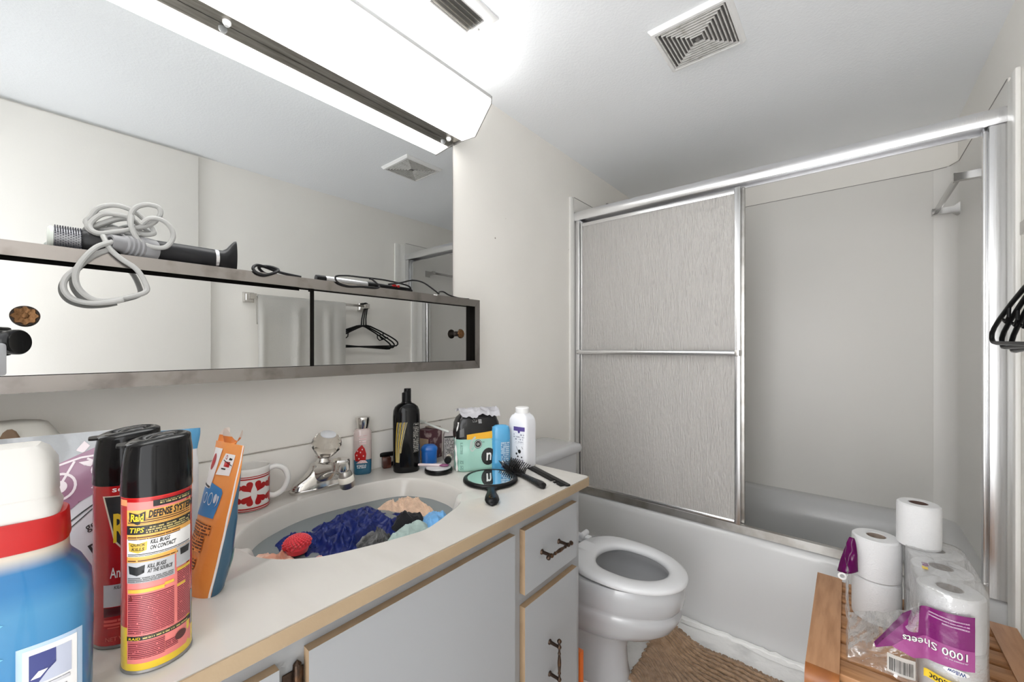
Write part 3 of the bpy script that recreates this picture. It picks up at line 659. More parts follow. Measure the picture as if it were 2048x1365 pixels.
rings = [((.320, .722, .166), (.410, .664, .106))]
def seat(o_, i_, z): return egg(.322-o_*.0, .722+o_, .165+o_, z, 64, .46), egg(.403-i_, .664+i_, .106+i_, z, 64, .48)
so, si = [], []
for do, di, z in ((-.004, -.0, .412), (0, -.004, .416), (.001, -.004, .424), (-.003, -.001, .431), (-.014, .008, .4355), (-.026, .020, .437)):
    a, b_ = seat(do, di, z); so.append(a); si.append(b_)
mb.loft(so+si[::-1]+[so[0]], cap0=False, cap1=False); mb.build('toilet_seat', M['seat'], t, angle=60)
for y in (-.072, .072):
    mb = MB(); mb.box(.262, .330, y-.016, y+.016, .408, .436, .006); mb.tube([(.300, y-.024, .440), (.300, y-.022, .440), (.300, y+.022, .440), (.300, y+.024, .440)], [.008, .0115, .0115, .008], 14); mb.build('hinge', M['seat'], t)
for y in (-.105, .105):
    mb = MB(); mb.lathe([(.014, .0), (.014, .015), (.008, .024), (.001, .026)], 16, .30, y); mb.build('bolt_cap', M['porcelain'], t)
mb = MB(); mb.tube([(.212, -.135, .69), (.232, -.135, .69)], .010, 12); mb.tube([(.230, -.135, .69), (.234, -.11, .688), (.232, -.06, .684)], [.007, .006, .008], 10); mb.build('flush_lever', M['chrome'], t)

mb = MB(); mb.box(.36, .5235, 1.046, 1.064, .0, .300, .002)
tag(mb.build('orange_board', M['orangeb']), 'thin orange board standing on the floor behind the end of the vanity', 'board')

# ------------------------------------------------------------------ rug
t = thing('bath_rug', 'brown corded shag bath rug rucked up against the toilet foot', 'rug', (.53, 1.70, 0))
def rugpt(s_, k_):
    x = s_*.60; q = min(1, x/.24); q = q*q*(3-2*q)
    y = -(.0105+.0125*q)*k_ - .012*NZ.noise(V((x*6, k_*.21, 0))) - .03*(1-q)*(x/.24 if x < .24 else 1)
    z = .010+.05*math.exp(-((x-.03)**2+(y+.03)**2)/.085**2)+.004*NZ.noise(V((x*14, k_*.8, 4)))
    return V((x+.006*NZ.noise(V((k_*.9, 0, 7))), y, z))
NC = 30
for k_ in range(NC):
    mb = MB(); P = [rugpt(i/44, k_) for i in range(45)]
    mb.tube([(p.x, p.y+.002*math.sin(i*1.7+k_), p.z+.0015*math.sin(i*2.3+k_*2)) for i, p in enumerate(P)], [.0098+.002*NZ.noise(V((i*.6, k_, 2))) for i in range(45)], 8)
    mb.build('cord', M['rug'], t)
mb = MB(); rs = random.Random(2)
for i in range(170):                                       # tufts of fringe along the far edge
    s_ = i/169; p = rugpt(s_, -.2); a = rs.uniform(-.5, .5); l_ = rs.uniform(.012, .028)
    q = V((p.x+l_*math.sin(a), p.y+.006+l_*math.cos(a), max(.003, p.z-.006))); mb.tube([p, (p+q)/2+V((0, 0, .005)), q], [.0045, .005, .002], 5)
for i in range(60):
    k_ = i/60*NC; p = rugpt(0, k_); a = rs.uniform(-.7, .7); l_ = rs.uniform(.008, .02)
    q = V((p.x-l_*math.cos(a), p.y+l_*math.sin(a), max(.003, p.z-.006))); mb.tube([p, (p+q)/2+V((0, 0, .004)), q], [.0045, .005, .002], 5)
mb.build('fringe', M['rug'], t, kind='stuff')
mb = MB(); mb.grid(lambda a, c: rugpt(a, c*NC)-V((0, 0, .0075)), 30, 24); mb.build('backing', mat('rug_base', (.14, .085, .05), .95), t)

# ------------------------------------------------------------------ stool
ZS = .446
t = thing('slatted_stool', 'wooden slatted folding stool holding the toilet paper pack', 'stool', (0, 0, 0))
def plank(x0, x1):
    P = [(1.705, ZS-.018), (1.705, ZS-.003), (1.702, ZS), (1.200, ZS)]+[(1.200-.028*math.sin(a), ZS-.028+.028*math.cos(a)) for a in (PI/2*i/6 for i in range(1, 7))]+[(1.172, ZS-.046), (1.186, ZS-.046), (1.188, ZS-.028), (1.202, ZS-.018)]
    mb = MB(); mb.loft([[(x, y, z) for y, z in P] for x in (x0, x0+.002, x1-.002, x1)])
    for f in mb.b.faces:
        f.material_index = 1 if f.calc_center_median().y < 1.199 else 0
    mb.build('side_plank', [M['teaky'], M['teakend']], t, angle=30)
plank(1.050, 1.114); plank(1.424, 1.478)
for i in range(7):
    y = 1.212+i*.0705; mb = MB(); mb.box(1.112, 1.426, y, y+.058, ZS-.026, ZS-.004, .003); mb.build('slat', M['teak'], t)
al = M['satin']
for x in (1.128, 1.410):
    mb = MB(); mb.tube([(x, 1.215, ZS-.036), (x, 1.66, .012)], .011, 12); mb.build('leg', al, t)
    mb = MB(); mb.tube([(x+.024*(1 if x < 1.2 else -1), 1.665, ZS-.036), (x+.024*(1 if x < 1.2 else -1), 1.22, .012)], .011, 12); mb.build('leg', al, t)
for y, z in ((1.195, ZS-.040), (1.665, ZS-.040)):
    mb = MB(); mb.tube([(1.07, y, z), (1.46, y, z)], .011, 12); mb.build('crossbar', al, t)
for y in (1.22, 1.66):
    mb = MB(); mb.tube([(1.128, y, .012), (1.410, y, .012)], .011, 12); mb.build('foot_bar', al, t)

# ------------------------------------------------------------------ toilet paper
def roll(R_, h, ri):
    mb = MB(); mb.lathe([(ri, .001), (R_-.004, 0), (R_-.0005, .003), (R_, .01), (R_, h-.012), (R_-.0008, h-.004), (R_-.005, h-.0005), (ri+.001, h), (ri, h-.004), (ri, .001)], 48, cap0=False, cap1=False)
    return mb
proto = None
def put_roll(x, y, z, label, rz=0):
    global proto
    if proto is None:
        o = thing('toilet_roll', label, 'toilet roll', (x, y, z), rz, 'white toilet rolls in the torn pack'); proto = o
        roll(.0535, .1135, .021).build('paper', M['paper'], o)
        mb = MB(); mb.lathe([(.0208, .002), (.0208, .112), (.0195, .112), (.0195, .002), (.0208, .002)], 32, cap0=False, cap1=False); mb.build('tube_core', M['core'], o)
    else:
        o = proto.copy(); COL.objects.link(o); o.location = (x, y, z); o.rotation_euler = (0, 0, rz); o['label'] = label
        for c in list(proto.children):
            d = c.copy(); COL.objects.link(d); d.parent = o
    return o
zb = ZS-.003; zt = zb+.1145
nm = ['front', 'middle', 'back']
for i, y in enumerate((1.304, 1.414, 1.524)):
    put_roll(1.302, y, zt, f'white toilet roll in the {nm[i]} of the right hand row, upper layer', i)
    put_roll(1.302, y, zb, f'white toilet roll in the {nm[i]} of the right hand row, lower layer', i+.5)
put_roll(1.190, 1.533, zt, 'white toilet roll on top in the separate left stack of two', .3)
put_roll(1.190, 1.533, zb, 'white toilet roll at the bottom of the separate left stack of two', .8)
o = thing('toilet_roll', 'single loose toilet roll standing on top of the wrapped pack', 'toilet roll', (1.274, 1.527, zt+.1150), .4)
roll(.044, .1135, .019).build('paper', M['paper'], o)
mb = MB(); mb.lathe([(.0188, .002), (.0188, .112), (.0175, .112), (.0175, .002), (.0188, .002)], 32, cap0=False, cap1=False); mb.build('tube_core', mat('brown_core', (.13, .08, .065), .8), o)

t = thing('plastic_wrapper', 'torn clear plastic wrapper with a purple printed panel around the rolls', 'wrapper', (0, 0, 0))
def hull(P, rad, n=10):
    """outline offset around roll centres (convex, ordered counter-clockwise)"""
    out = []; m = len(P)
    for i in range(m):
        a, b_, c = V((*P[i-1], 0)), V((*P[i], 0)), V((*P[(i+1) % m], 0))
        d0 = b_-a; d1 = c-b_; a0 = math.atan2(-d0.x, d0.y)+0; a1 = math.atan2(-d1.x, d1.y)
        a0 = math.atan2(d0.y, d0.x)-PI/2; a1 = math.atan2(d1.y, d1.x)-PI/2
        while a1 < a0: a1 += 2*PI
        out += [(b_.x+rad*math.cos(a0+(a1-a0)*j/n), b_.y+rad*math.sin(a0+(a1-a0)*j/n)) for j in range(n+1)]
    return out
def resample(P, n):
    P = [V((p[0], p[1], 0)) for p in P]; P.append(P[0]); L_ = [0]
    for a, b_ in zip(P, P[1:]): L_.append(L_[-1]+(b_-a).length)
    out = []; j = 0
    for i in range(n):
        d = L_[-1]*i/n
        while L_[j+1] < d: j += 1
        k_ = (d-L_[j])/max(1e-9, L_[j+1]-L_[j]); out.append(P[j].lerp(P[j+1], k_))
    return out
def wrinkle(p, s_): return NZ.ridged_multi_fractal(V((p[0]*s_, p[1]*s_, p[2]*s_*.6)), .9, 2.2, 3, .9, 1.5)
def sleeve(P, z0, z1, rad, name, m, amp=.004, topr=None, nz=22, edge=None):
    ring = resample(hull(P, rad), 110); c = sum(ring, V())/len(ring); R = []
    for i in range(nz+1):
        z = z0+(z1-z0)*i/nz; r_ = []
        for p in ring:
            o_ = (p-c).normalized(); zz = z+(edge(p, i/nz) if edge else 0)
            q = V((p.x, p.y, zz)); q += o_*amp*.6*wrinkle(q, 26); r_.append(q)
        R.append(r_)
    if topr:
        for k_ in topr:
            R.append([c+(p-c)*k_+V((0, 0, z1+.003+.003*wrinkle(p+V((k_, 0, 0)), 24))) for p in ring])
    mb = MB(); mb.loft(R, cap0=False, cap1=bool(topr)); return mb.build(name, m, t, angle=180)
sleeve([(1.302, 1.304), (1.302, 1.524)], zb+.001, zb+.231, .0560, 'film_sleeve', M['film'], topr=(.985, .9, .7, .45, .2))
sleeve([(1.190, 1.533)], zb+.02, zb+.229, .0560, 'film_sleeve', M['film'], amp=.005, topr=(.97, .8, .5, .3))
# slack film hanging where rolls have been taken out
def slack(a, c):
    x = 1.247-.118*a; y0 = 1.250+.01*a; z = zb+.004+.205*c*(1-.70*a**.8)
    q = V((x, y0+.12*c*a*.8+.02*math.sin(c*5+a*3), z)); return q+V((0, -.5, .6))*.010*(wrinkle(q, 30)-.8)
mb = MB(); mb.grid(slack, 40, 34); mb.build('slack_film', M['film'], t, angle=180)
def slack2(a, c):
    x = 1.131-.004*c; y = 1.262+.22*a; z = zb+.003+(.05+.17*a*a)*c
    q = V((x, y, z)); return q+V((.6, 0, .3))*.012*(wrinkle(q, 28)-.8)
mb = MB(); mb.grid(slack2, 30, 24); mb.build('slack_film', M['film'], t, angle=180)
# purple printed panel: follows the front roll on the right, folds away in loose film on the left
def pan(u, z, off):
    if u > 1.262:
        d = u-1.302; y = 1.304-math.sqrt(max(1e-6, .0605**2-min(abs(d), .058)**2))
    else: y = 1.2586-.45*(1.262-u)*.12-.010*math.sin((1.262-u)*40)
    return V((u, y-.0035-off-.002*NZ.noise(V((u*60, z*60, 1))), z))
pd = mat('purple_print', (.19, .007, .135), .2, coat=.6, bump=(40, .5)); pl = mat('mauve_print', (.35, .065, .25), .25, coat=.5, bump=(40, .4)); pdk = mat('deep_purple', (.10, .004, .075), .22, coat=.5, bump=(40, .5))
D = Decal(); D.poly([(1.175, .520), (1.222, .612), (1.252, .637), (1.330, .645), (1.330, .572), (1.255, .572), (1.225, .556), (1.205, .530), (1.178, .510)]); D.build('purple_panel', pd, t, pan, 0, .006)
D = Decal(); D.poly([(1.175, .520), (1.222, .612), (1.252, .637), (1.250, .622), (1.232, .606), (1.192, .540), (1.180, .515)]); D.build('purple_fold', pdk, t, pan, .0006, .006)
D = Decal(); D.poly([(1.205, .530), (1.225, .556), (1.255, .573), (1.330, .5735), (1.330, .532), (1.300, .530), (1.272, .525), (1.240, .520), (1.222, .526)]); D.build('mauve_panel', pl, t, pan, .0004, .006)
R180 = lambda cx, cz: (PI, cx, cz)
D = Decal().text('1000 Sheets', 1.222, 1.319, .551, .567, .035, rot=R180(1.2705, .559)); D.build('lettering', M['ink'], t, pan, .0008, .004)
D = Decal().text('1000 Sheets', 1.222, 1.319, .551, .567, .008, rot=R180(1.2705, .559)); D.build('lettering', M['pw'], t, pan, .0012, .004)
D = Decal()
for i, (a, c) in enumerate(((1.262, 1.322), (1.262, 1.322), (1.282, 1.322))): D.rect(a, c, .627-i*.0065, .630-i*.0065)
D.rect(1.286, 1.320, .545, .5475); D.build('small_print', fineprint('tp_print', (.27, .012, .20), (.62, .5, .6), .0014, 500), t, pan, .0010, .005)
D = Decal().disc(1.303, .523, .019, .0065); D.build('brand_patch', M['pw'], t, pan, .001, .006)
D = Decal().text('Willow', 1.290, 1.317, .519, .5275, .02, rot=R180(1.3035, .523)); D.build('lettering', mat('navy_ink', (.02, .05, .2), .4), t, pan, .0016, .005)
D = Decal().rect(1.256, 1.312, .485, .503, -.003); D.build('yellow_patch', M['yellow'], t, pan, .0004, .006)
D = Decal().text('12,000', 1.262, 1.300, .487, .499, .02, rot=R180(1.281, .493)); D.build('lettering', M['ink'], t, pan, .001, .005)
D = Decal().rect(1.197, 1.243, .470, .512); D.build('barcode_patch', mat('milky', (.62, .60, .57), .3, alpha=.75), t, pan, .0003, .01)
D = Decal(); x = 1.2005; rs = random.Random(5)
while x < 1.239:
    q = rs.choice((.0006, .0010, .0015)); D.rect(x, x+q, .476, .504); x += q+rs.choice((.0006, .0009, .0013))
D.build('barcode', M['ink'], t, pan, .0007, .03)
def flap(a, c):
    w0 = .010+.036*c**.7; p = V((1.1365-.012*c+w0*(a-.42), 1.482-.016*math.sin(PI*a)*c-.01*c, .668-.100*c+.012*a*c)); return p+V((.2, -1, .2))*.006*(wrinkle(p, 30)-.8)
mb = MB(); mb.grid(flap, 18, 18, .0006); fo = mb.build('purple_flap', pd, t, angle=180)
D = Decal().disc(1.1305, 0, .011, .011); 
mb = MB(); mb.lathe([(.010, 0), (.010, .0012), (.0055, .0012), (.0055, 0)], 20, X=MX.Translation((1.1165, 1.452, zt+.008)) @ MX.Rotation(PI/2, 4, V((1, .15, 0))), cap0=False, cap1=False); D.b.free(); mb.build('printed_ring', M['pw'], t)
D = Decal().rect(1.266, 1.277, 1.372, 1.392); D.build('purple_mark', pd, t, lambda u, v, o_: V((u, v, zt+.1225+o_)), .0, .02)
D = Decal().rect(1.264, 1.274, 1.352, 1.368); D.build('yellow_mark', M['yellow'], t, lambda u, v, o_: V((u, v, zt+.1225+o_)), .0, .02)

# ------------------------------------------------------------------ right wall: bar, towel, hangers
BX = 1.432; BZ = 1.462
t = thing('wall_towel_bar', 'square steel towel bar on the right wall holding the towel and hangers', 'towel bar', (0, 0, 0))
mb = MB(); mb.box(BX-.007, BX+.007, .735, 1.394, BZ-.007, BZ+.007, .001); mb.build('bar', M['chrome'], t)
for y in (.742, 1.386):
    mb = MB(); mb.loft([[(x, y+s_*a, BZ+q*c) for s_, q in ((-1, -1), (1, -1), (1, 1), (-1, 1))] for x, a, c in ((XW-.0005, .026, .026), (XW-.008, .025, .025), (XW-.02, .014, .014), (BX+.006, .012, .012), (BX-.012, .014, .014))]); mb.build('post', M['chrome'], t)
def tw(a, c):
    y = .760+.480*c; s_ = a*.80
    fold = .022*NZ.noise(V((c*6, 0, 3)))+.020*max(0, math.sin(c*17+1))**3-.006
    if s_ < .62: x, z = BX-.0125-fold*min(1, (.62-s_)*6)-.012*(.62-s_), BZ-.62+s_
    elif s_ < .66: k_ = (s_-.62)/.04*PI; x, z = BX-.0125*math.cos(k_), BZ+.0125*math.sin(k_)
    else: x, z = BX+.0125+.004*math.sin(c*17)*min(1, (s_-.66)*5), BZ-(s_-.66)
    return (x, y+.012*NZ.noise(V((c*5, s_*3, 1)))*min(1, abs(s_-.64)*3), z)
mb = MB(); mb.grid(tw, 60, 60, .003); tag(mb.build('hanging_towel', M['towel'], angle=180), 'off white bath towel draped over the bar on the right wall', 'towel')
def hanger():
    t = thing('clothes_hanger', '', 'hanger', (0, 0, 0), group='black plastic hangers on the towel bar')
    hw = .222; z0 = -.262; r_ = .0050
    P = [(0, -.13)]+[(.03, -.137), (.10, -.168), (.17, -.203), (.205, -.224), (.220, -.238), (.2225, -.252), (.212, -.262), (.19, -.264)]
    loop = P+[(0, -.264)]+[(-a, b_) for a, b_ in reversed(P[1:])]
    mb = MB(); mb.tube([(0, a, b_) for a, b_ in loop], r_, 10, True)
    for s_ in (1, -1):
        mb.tube([(0, s_*.115, -.178), (0, s_*.118, -.20), (0, s_*.135, -.213), (0, s_*.15, -.206)], .0036, 8)
    mb.build('frame', M['black'], t)
    mb = MB(); H = [(0, -.131), (0, -.09), (.004, -.06)]+[(.0+.022*math.sin(a)+.002, -.022-.022*math.cos(a)*-1+.0) for a in ()]
    H += [(.020*math.cos(a), -.010+.020*math.sin(a)) for a in (math.radians(q) for q in range(-60, 200, 20))]
    mb.tube([(0, a, b_) for a, b_ in H], .0042, 10); mb.build('hook', M['black'], t)
    return t
h0 = hanger(); hs = [h0]
for i in range(2):
    c = h0.copy(); COL.objects.link(c); hs.append(c)
    for q in h0.children: d = q.copy(); COL.objects.link(d); d.parent = c
for o, (x, y, z, rx, rz, lb) in zip(hs, ((BX+.001, 1.378, BZ+.010, .02, .075, 'black plastic hanger nearest the room of the three on the bar'),
                                    (BX+.007, 1.372, BZ+.008, -.03, .045, 'black plastic hanger between the two others on the bar'),
                                    (BX+.013, 1.366, BZ+.008, -.075, .015, 'black plastic hanger closest to the wall of the three'))):
    o.location = (x, y, z); o.rotation_euler = (rx, 0, rz); o['label'] = lb

# ------------------------------------------------------------------ spray cans
CAMDIR = lambda x, y: face_dir(1.13-x, 0-y)
def can(loc, label, body, rz):
    t = thing('spray_can', label, 'spray can', (*loc, CT), rz)
    F = Form([(0, .0305, .0305), (.0035, .0325, .0325), (.2025, .0325, .0325)], 2, 56)
    mb = MB(); mb.lathe([(.029, 0), (.0325, .0006), (.0333, .002), (.0328, .0045)], 56); mb.build('base_rim', M['grayedge'], t)
    mb = MB(); F.mesh(mb, .0045, .2025); mb.build('can_body', body, t)
    mb = MB(); R = []
    for z, k_ in ((.200, 1.015), (.202, 1.03), (.225, 1.03), (.245, 1.02), (.256, .985)):
        R.append([(.0325*k_*math.cos(a)*(1-.10*max(0, (z-.215)/.041)*max(0, -math.cos(a))), .0325*k_*math.sin(a), z+.0) for a in (2*PI*j/56 for j in range(56))])
    def crest(c, s_, k_): return .2575+.0085*k_*c+.0075*math.exp(-((s_)/.014)**2)*.2
    for k_ in (.97, .93, .88, .82, .75, .68, .61, .54, .47, .40, .3, .15):
        h = .2650-.0065*k_**6
        R.append([(.0325*k_*math.cos(a), .0325*k_*math.sin(a), h+.004*math.cos(a)*k_-.0055*math.exp(-(((math.hypot(.0325*k_*math.cos(a)-.004, .0325*k_*math.sin(a)*1.25))-.0170)/.0040)**2)) for a in (2*PI*j/56 for j in range(56))])
    mb.loft(R, cap0=True); mb.build('cap', M['blackg'], t, angle=70)
    mb = MB(); mb.loft([rrect(-.0362, -.020, -.012, .012, .006, z_) for z_ in (.2555, .2580)]); mb.build('spray_button', M['black'], t)
    return t, F
redm = mat('can_red', (.45, .008, .010), .22, coat=.4); pink = mat('label_pink', (.78, .22, .20), .35); oran = mat('label_orange', (.80, .42, .10), .35); pgray = mat('print_gray', (.46, .46, .47), .35)
bodym = bands('can_red_yellow', 'Z', [(0, (.75, .52, .03)), (.0525, (.42, .008, .010)), (.198, (.60, .02, .015)), (.21, (.6, .02, .015))], .24, .4)
t, F = can((.4876, .103), 'front spray can with pink directions label and yellow base beside the orange pouch', bodym, CAMDIR(.4876, .103))
s = F.surf
sk = 0
D = Decal().rect(-.0262, .0300, .0125, .1950); D.build('label_ground', pink, t, s, .0002)
D = Decal().rect(-.0262, .0300, .158, .186); D.rect(-.0262, .0300, .1515, .158); D.rect(-.0262, .03, .1270, .1335); D.build('label_band', oran, t, s, .0004)
D = Decal().rect(-.0325*.97, -.0262, .1905, .1975); D.build('side_band', mat('band_peach', (.80, .33, .14), .35), t, s, .0003)
D = Decal().rect(-.004, .0315, .1885, .1955); D.rect(-.0262, .0300, .1585, .1685); D.rect(-.0262, .030, .0385, .0435); D.build('black_bar', M['ink'], t, s, .0006)
D = Decal().rect(-.0262, .0300, .1335, .1535); D.build('white_band', M['pw'], t, s, .0006)
D = Decal().rect(-.0262, .0150, .1035, .1270); D.rect(.0165, .030, .1100, .1330); D.build('gray_band', pgray, t, s, .0006)
D = Decal().text('DEFENSE SYSTEM', -.008, .0322, .1765, .1850, .035, .2); D.text('KILL BUGS', -.0065, .0110, .1465, .1515, .025, .3); D.text('ON CONTACT', -.0065, .0165, .1400, .1450, .025, .3)
D.text('KILL BUGS', -.009, .0075, .1195, .1240, .02, .3); D.text('AT THE SOURCE', -.009, .0130, .1140, .1185, .02, .3); D.build('lettering', M['ink'], t, s, .0009, .004)
D = Decal().text('TIPS', -.0240, -.0115, .1608, .1665, .02, .2); D.text('RAID', -.0250, -.0150, .0395, .0425, .01, .1); D.build('lettering', M['yellow'], t, s, .0010, .004)
D = Decal().poly([(-.0245, .1840), (-.0170, .1815), (-.0105, .1845), (-.0108, .1735), (-.0172, .1695), (-.0240, .1735)]); D.poly([(.020, .131), (.029, .131), (.028, .123), (.0205, .123)]); D.poly([(-.0250, .1235), (-.0180, .1215), (-.0110, .1240), (-.0118, .1150), (-.0178, .1120), (-.0242, .1145)]); D.build('badge', M['ink'], t, s, .0008)
D = Decal().poly([(-.0250, .1500), (-.0170, .1480), (-.0090, .1505), (-.0095, .1405), (-.0168, .1375), (-.0246, .1400)]); D.build('badge', mat('gold', (.62, .43, .06), .35), t, s, .0008)
D = Decal().text('Raid', -.0232, -.0118, .1735, .1822, .03, .1); D.build('lettering', M['yellow'], t, s, .0012, .004)
D = Decal().text('QUICK', -.0232, -.0108, .1452, .1485, .01, .2); D.text('KILLS', -.0225, -.0115, .1405, .1440, .01, .2); D.build('lettering', mat('ink_brown', (.09, .06, .02), .4), t, s, .0012, .004)
D = Decal().rect(-.0255, .0145, .0455, .0905); D.rect(.0175, .0295, .0455, .1060); D.rect(-.0255, .0060, .0180, .0370); D.rect(.0065, .0180, .0200, .0300); D.build('small_print', fineprint('pink_print', (.68, .17, .17), (.16, .02, .03), .0021, 700, fill=.34), t, s, .0006)
D = Decal().rect(-.0255, .0295, .1700, .1765); D.rect(-.0255, .0200, .1525, .1560); D.rect(-.0255, .0180, .1275, .1305); D.build('small_print', fineprint('orange_print', (.80, .42, .10), (.12, .05, .02), .0024, 700, fill=.36), t, s, .0008)
D = Decal().rect(-.0100, .0290, .1595, .1675); D.rect(-.0130, .0280, .0392, .0428); D.rect(.002, .0290, .1900, .1940); D.build('small_print', fineprint('dark_print', (.02, .02, .02), (.50, .40, .15), .0026, 700, fill=.46), t, s, .0010)
D = Decal().rect(-.0255, .0290, .1342, .1372); D.build('small_print', fineprint('white_print', (.84, .83, .82), (.05, .05, .05), .0018, 800, fill=.36), t, s, .0009)
D = Decal().rect(-.0255, .0140, .1040, .1100); D.build('small_print', fineprint('gray_print', (.46, .46, .47), (.08, .08, .08), .0018, 800, fill=.36), t, s, .0009)
D = Decal().rect(-.0255, .0060, .0925, .0965); D.rect(.0060, .0145, .0950, .0985); D.rect(.0172, .0295, .1050, .1085); D.rect(.0172, .0250, .0870, .0900); D.build('yellow_bar', mat('bar_yellow', (.70, .45, .06), .35), t, s, .0008)
D = Decal().poly([(-.0235, .0905), (-.0220, .0860), (-.0222, .0835), (-.0245, .0835), (-.0250, .0860)]); D.build('drop_icon', mat('drop_dark', (.2, .03, .03), .4), t, s, .001)
D = Decal().disc(.0205, .0285, .0052); D.build('seal', mat('seal_dark', (.10, .03, .03), .4), t, s, .0009)
D = Decal().rect(.0298, .0316, .030, .072); D.build('bare_seam', M['grayedge'], t, s, .0005)

t, F = can((.4085, .0865), 'rear all red spray can with large yellow brand lettering behind the front can', redm, CAMDIR(.4085, .0865))
s = F.surf
D = Decal().poly([(-.0228, .1880), (.0228, .1880), (.0228, .1200), (.012, .1230), (-.0060, .1215), (-.0130, .1320)]); D.build('badge_edge', mat('badge_tan', (.72, .62, .50), .35), t, s, .0003)
D = Decal().poly([(-.0212, .1868), (.0212, .1868), (.0212, .1218), (.0120, .1245), (-.0050, .1230), (-.0115, .1330)]); D.build('badge', M['ink'], t, s, .0005)
D = Decal().text('Raid', -.0135, .0200, .1300, .1660, .025, .0); D.build('lettering', M['yellow'], t, s, .0008, .004)
D = Decal().text('scj', -.0145, -.0020, .1905, .1990, .01); D.text('Ant & Roach', -.0165, .0250, .0870, .1000, .012); D.text('Odor Free', -.0060, .0180, .0455, .0515); D.build('lettering', M['pw'], t, s, .0006, .004)
D = Decal().rect(-.0222, .024, .0520, .0790); D.build('white_box', mat('box_gray', (.55, .53, .55), .35), t, s, .0004)
D = Decal().text('KILLS ON CONTACT', -.0130, .023, .0735, .0775, .01, .2); D.build('lettering', M['ink'], t, s, .0008, .004)
D = Decal().rect(-.022, .024, .0400, .0510); D.build('dark_band', mat('maroon', (.10, .008, .010), .3), t, s, .0003)
D = Decal().rect(-.022, .02, .0255, .0375); D.build('small_print', fineprint('red_print', (.45, .008, .01), (.75, .12, .10), .0045, 160, fill=.45), t, s, .0004)
D = Decal().text('NET WT. 17.5 OZ', -.0205, .0230, .0100, .0150, 0); D.build('lettering', mat('red_light', (.75, .18, .15), .35), t, s, .0006, .004)

# ------------------------------------------------------------------ cleaner bottle, bottom left corner
t = thing('cleaner_bottle', 'blue cleaner bottle with a big white cap and red collar in the near left corner', 'bottle', (.4985, -.0110, CT), face_dir(1, -.12))
F = Form([(0, .054, .033), (.006, .058, .036), (.10, .059, .036), (.132, .0575, .035), (.149, .050, .033), (.158, .043, .031), (.162, .0415, .030), (.185, .041, .030), (.203, .0395, .030)], 3.2, 56)
body = bands('cleaner_blue', 'Z', [(0, (.022, .145, .36)), (.05, (.035, .19, .40)), (.12, (.055, .22, .40)), (.142, (.014, .145, .34)), (.158, (.014, .14, .33)), (.172, (.52, .46, .38)), (.215, (.58, .55, .50))], .3, .3, blur=1)
mb = MB(); F.mesh(mb, sub=.01); mb.build('bottle_body', body, t, angle=50)
F2 = Form([(.176, .0418, .0312), (.178, .0425, .032), (.203, .0412, .031), (.2045, .040, .030)], 3.2, 56)
mb = MB(); F2.mesh(mb); mb.build('red_collar', M['red'], t)
F3 = Form([(.204, .036, .028), (.212, .0365, .029), (.217, .0345, .0275), (.223, .0335, .0265), (.2245, .0340, .0275), (.256, .0330, .0272), (.2685, .0270, .0235), (.2735, .021, .019), (.2745, .010, .010)], 5, 48)
mb = MB(); F3.mesh(mb); mb.build('cap', mat('cap_white', (.58, .565, .535), .35), t, angle=32)
s = F.surf
D = Decal().rect(.0100, .0520, -.0, .088, .0); D.build('panel_edge', mat('pale_blue', (.42, .55, .70), .35), t, s, .0003)
D = Decal().rect(.0140, .0485, .0, .084); D.build('white_panel', M['pw'], t, s, .0005)
D = Decal().rect(.0180, .0450, .0500, .0790); D.build('picture', mat('picture_gray', (.45, .48, .58), .35), t, s, .0007)
D = Decal().poly([(.0180, .0500), (.0180, .0790), (.0350, .0790), (.0350, .0650), (.0300, .0600), (.023, .0500)]); D.rect(.0180, .0450, -.0, .020); D.build('picture_dark', mat('picture_navy', (.05, .06, .20), .35), t, s, .0009)
D = Decal().poly([(.019, .056), (.024, .062), (.030, .062), (.025, .056)]); D.poly([(.034, .004), (.045, .016), (.045, .001)]); D.build('picture_light', M['pw'], t, s, .0011)
D = Decal()
for i in range(3): D.rect(.0200+.001*(i % 2), .0440-.002*i, .0445-i*.0075, .0480-i*.0075)
D.build('caption', fineprint('caption_print', (.55, .55, .58), (.03, .03, .06), .02, 420, fill=.33), t, s, .0009)
D = Decal().disc(-.030, .152, .027, .040); D.build('orange_spot', mat('spot_cream', (.80, .55, .24), .35), t, s, .0004)
D = Decal().ring(-.031, .168, .018, .0022, 24, 1.2); D.build('orange_ring', mat('spot_orange', (.72, .20, .05), .35), t, s, .0008)
for i, (z, m_) in enumerate(((.105, (.14, .42, .62)), (.078, (.14, .42, .62)), (.048, (.80, .42, .08)))):
    D = Decal().poly([(-.055, z-.008), (-.02, z-.006), (.003, z+.006+.004*(i == 0)), (-.016, z+.016), (-.055, z+.022)]); D.build('leaf_mark', mat('leaf%d' % i, m_, .35), t, s, .0004)

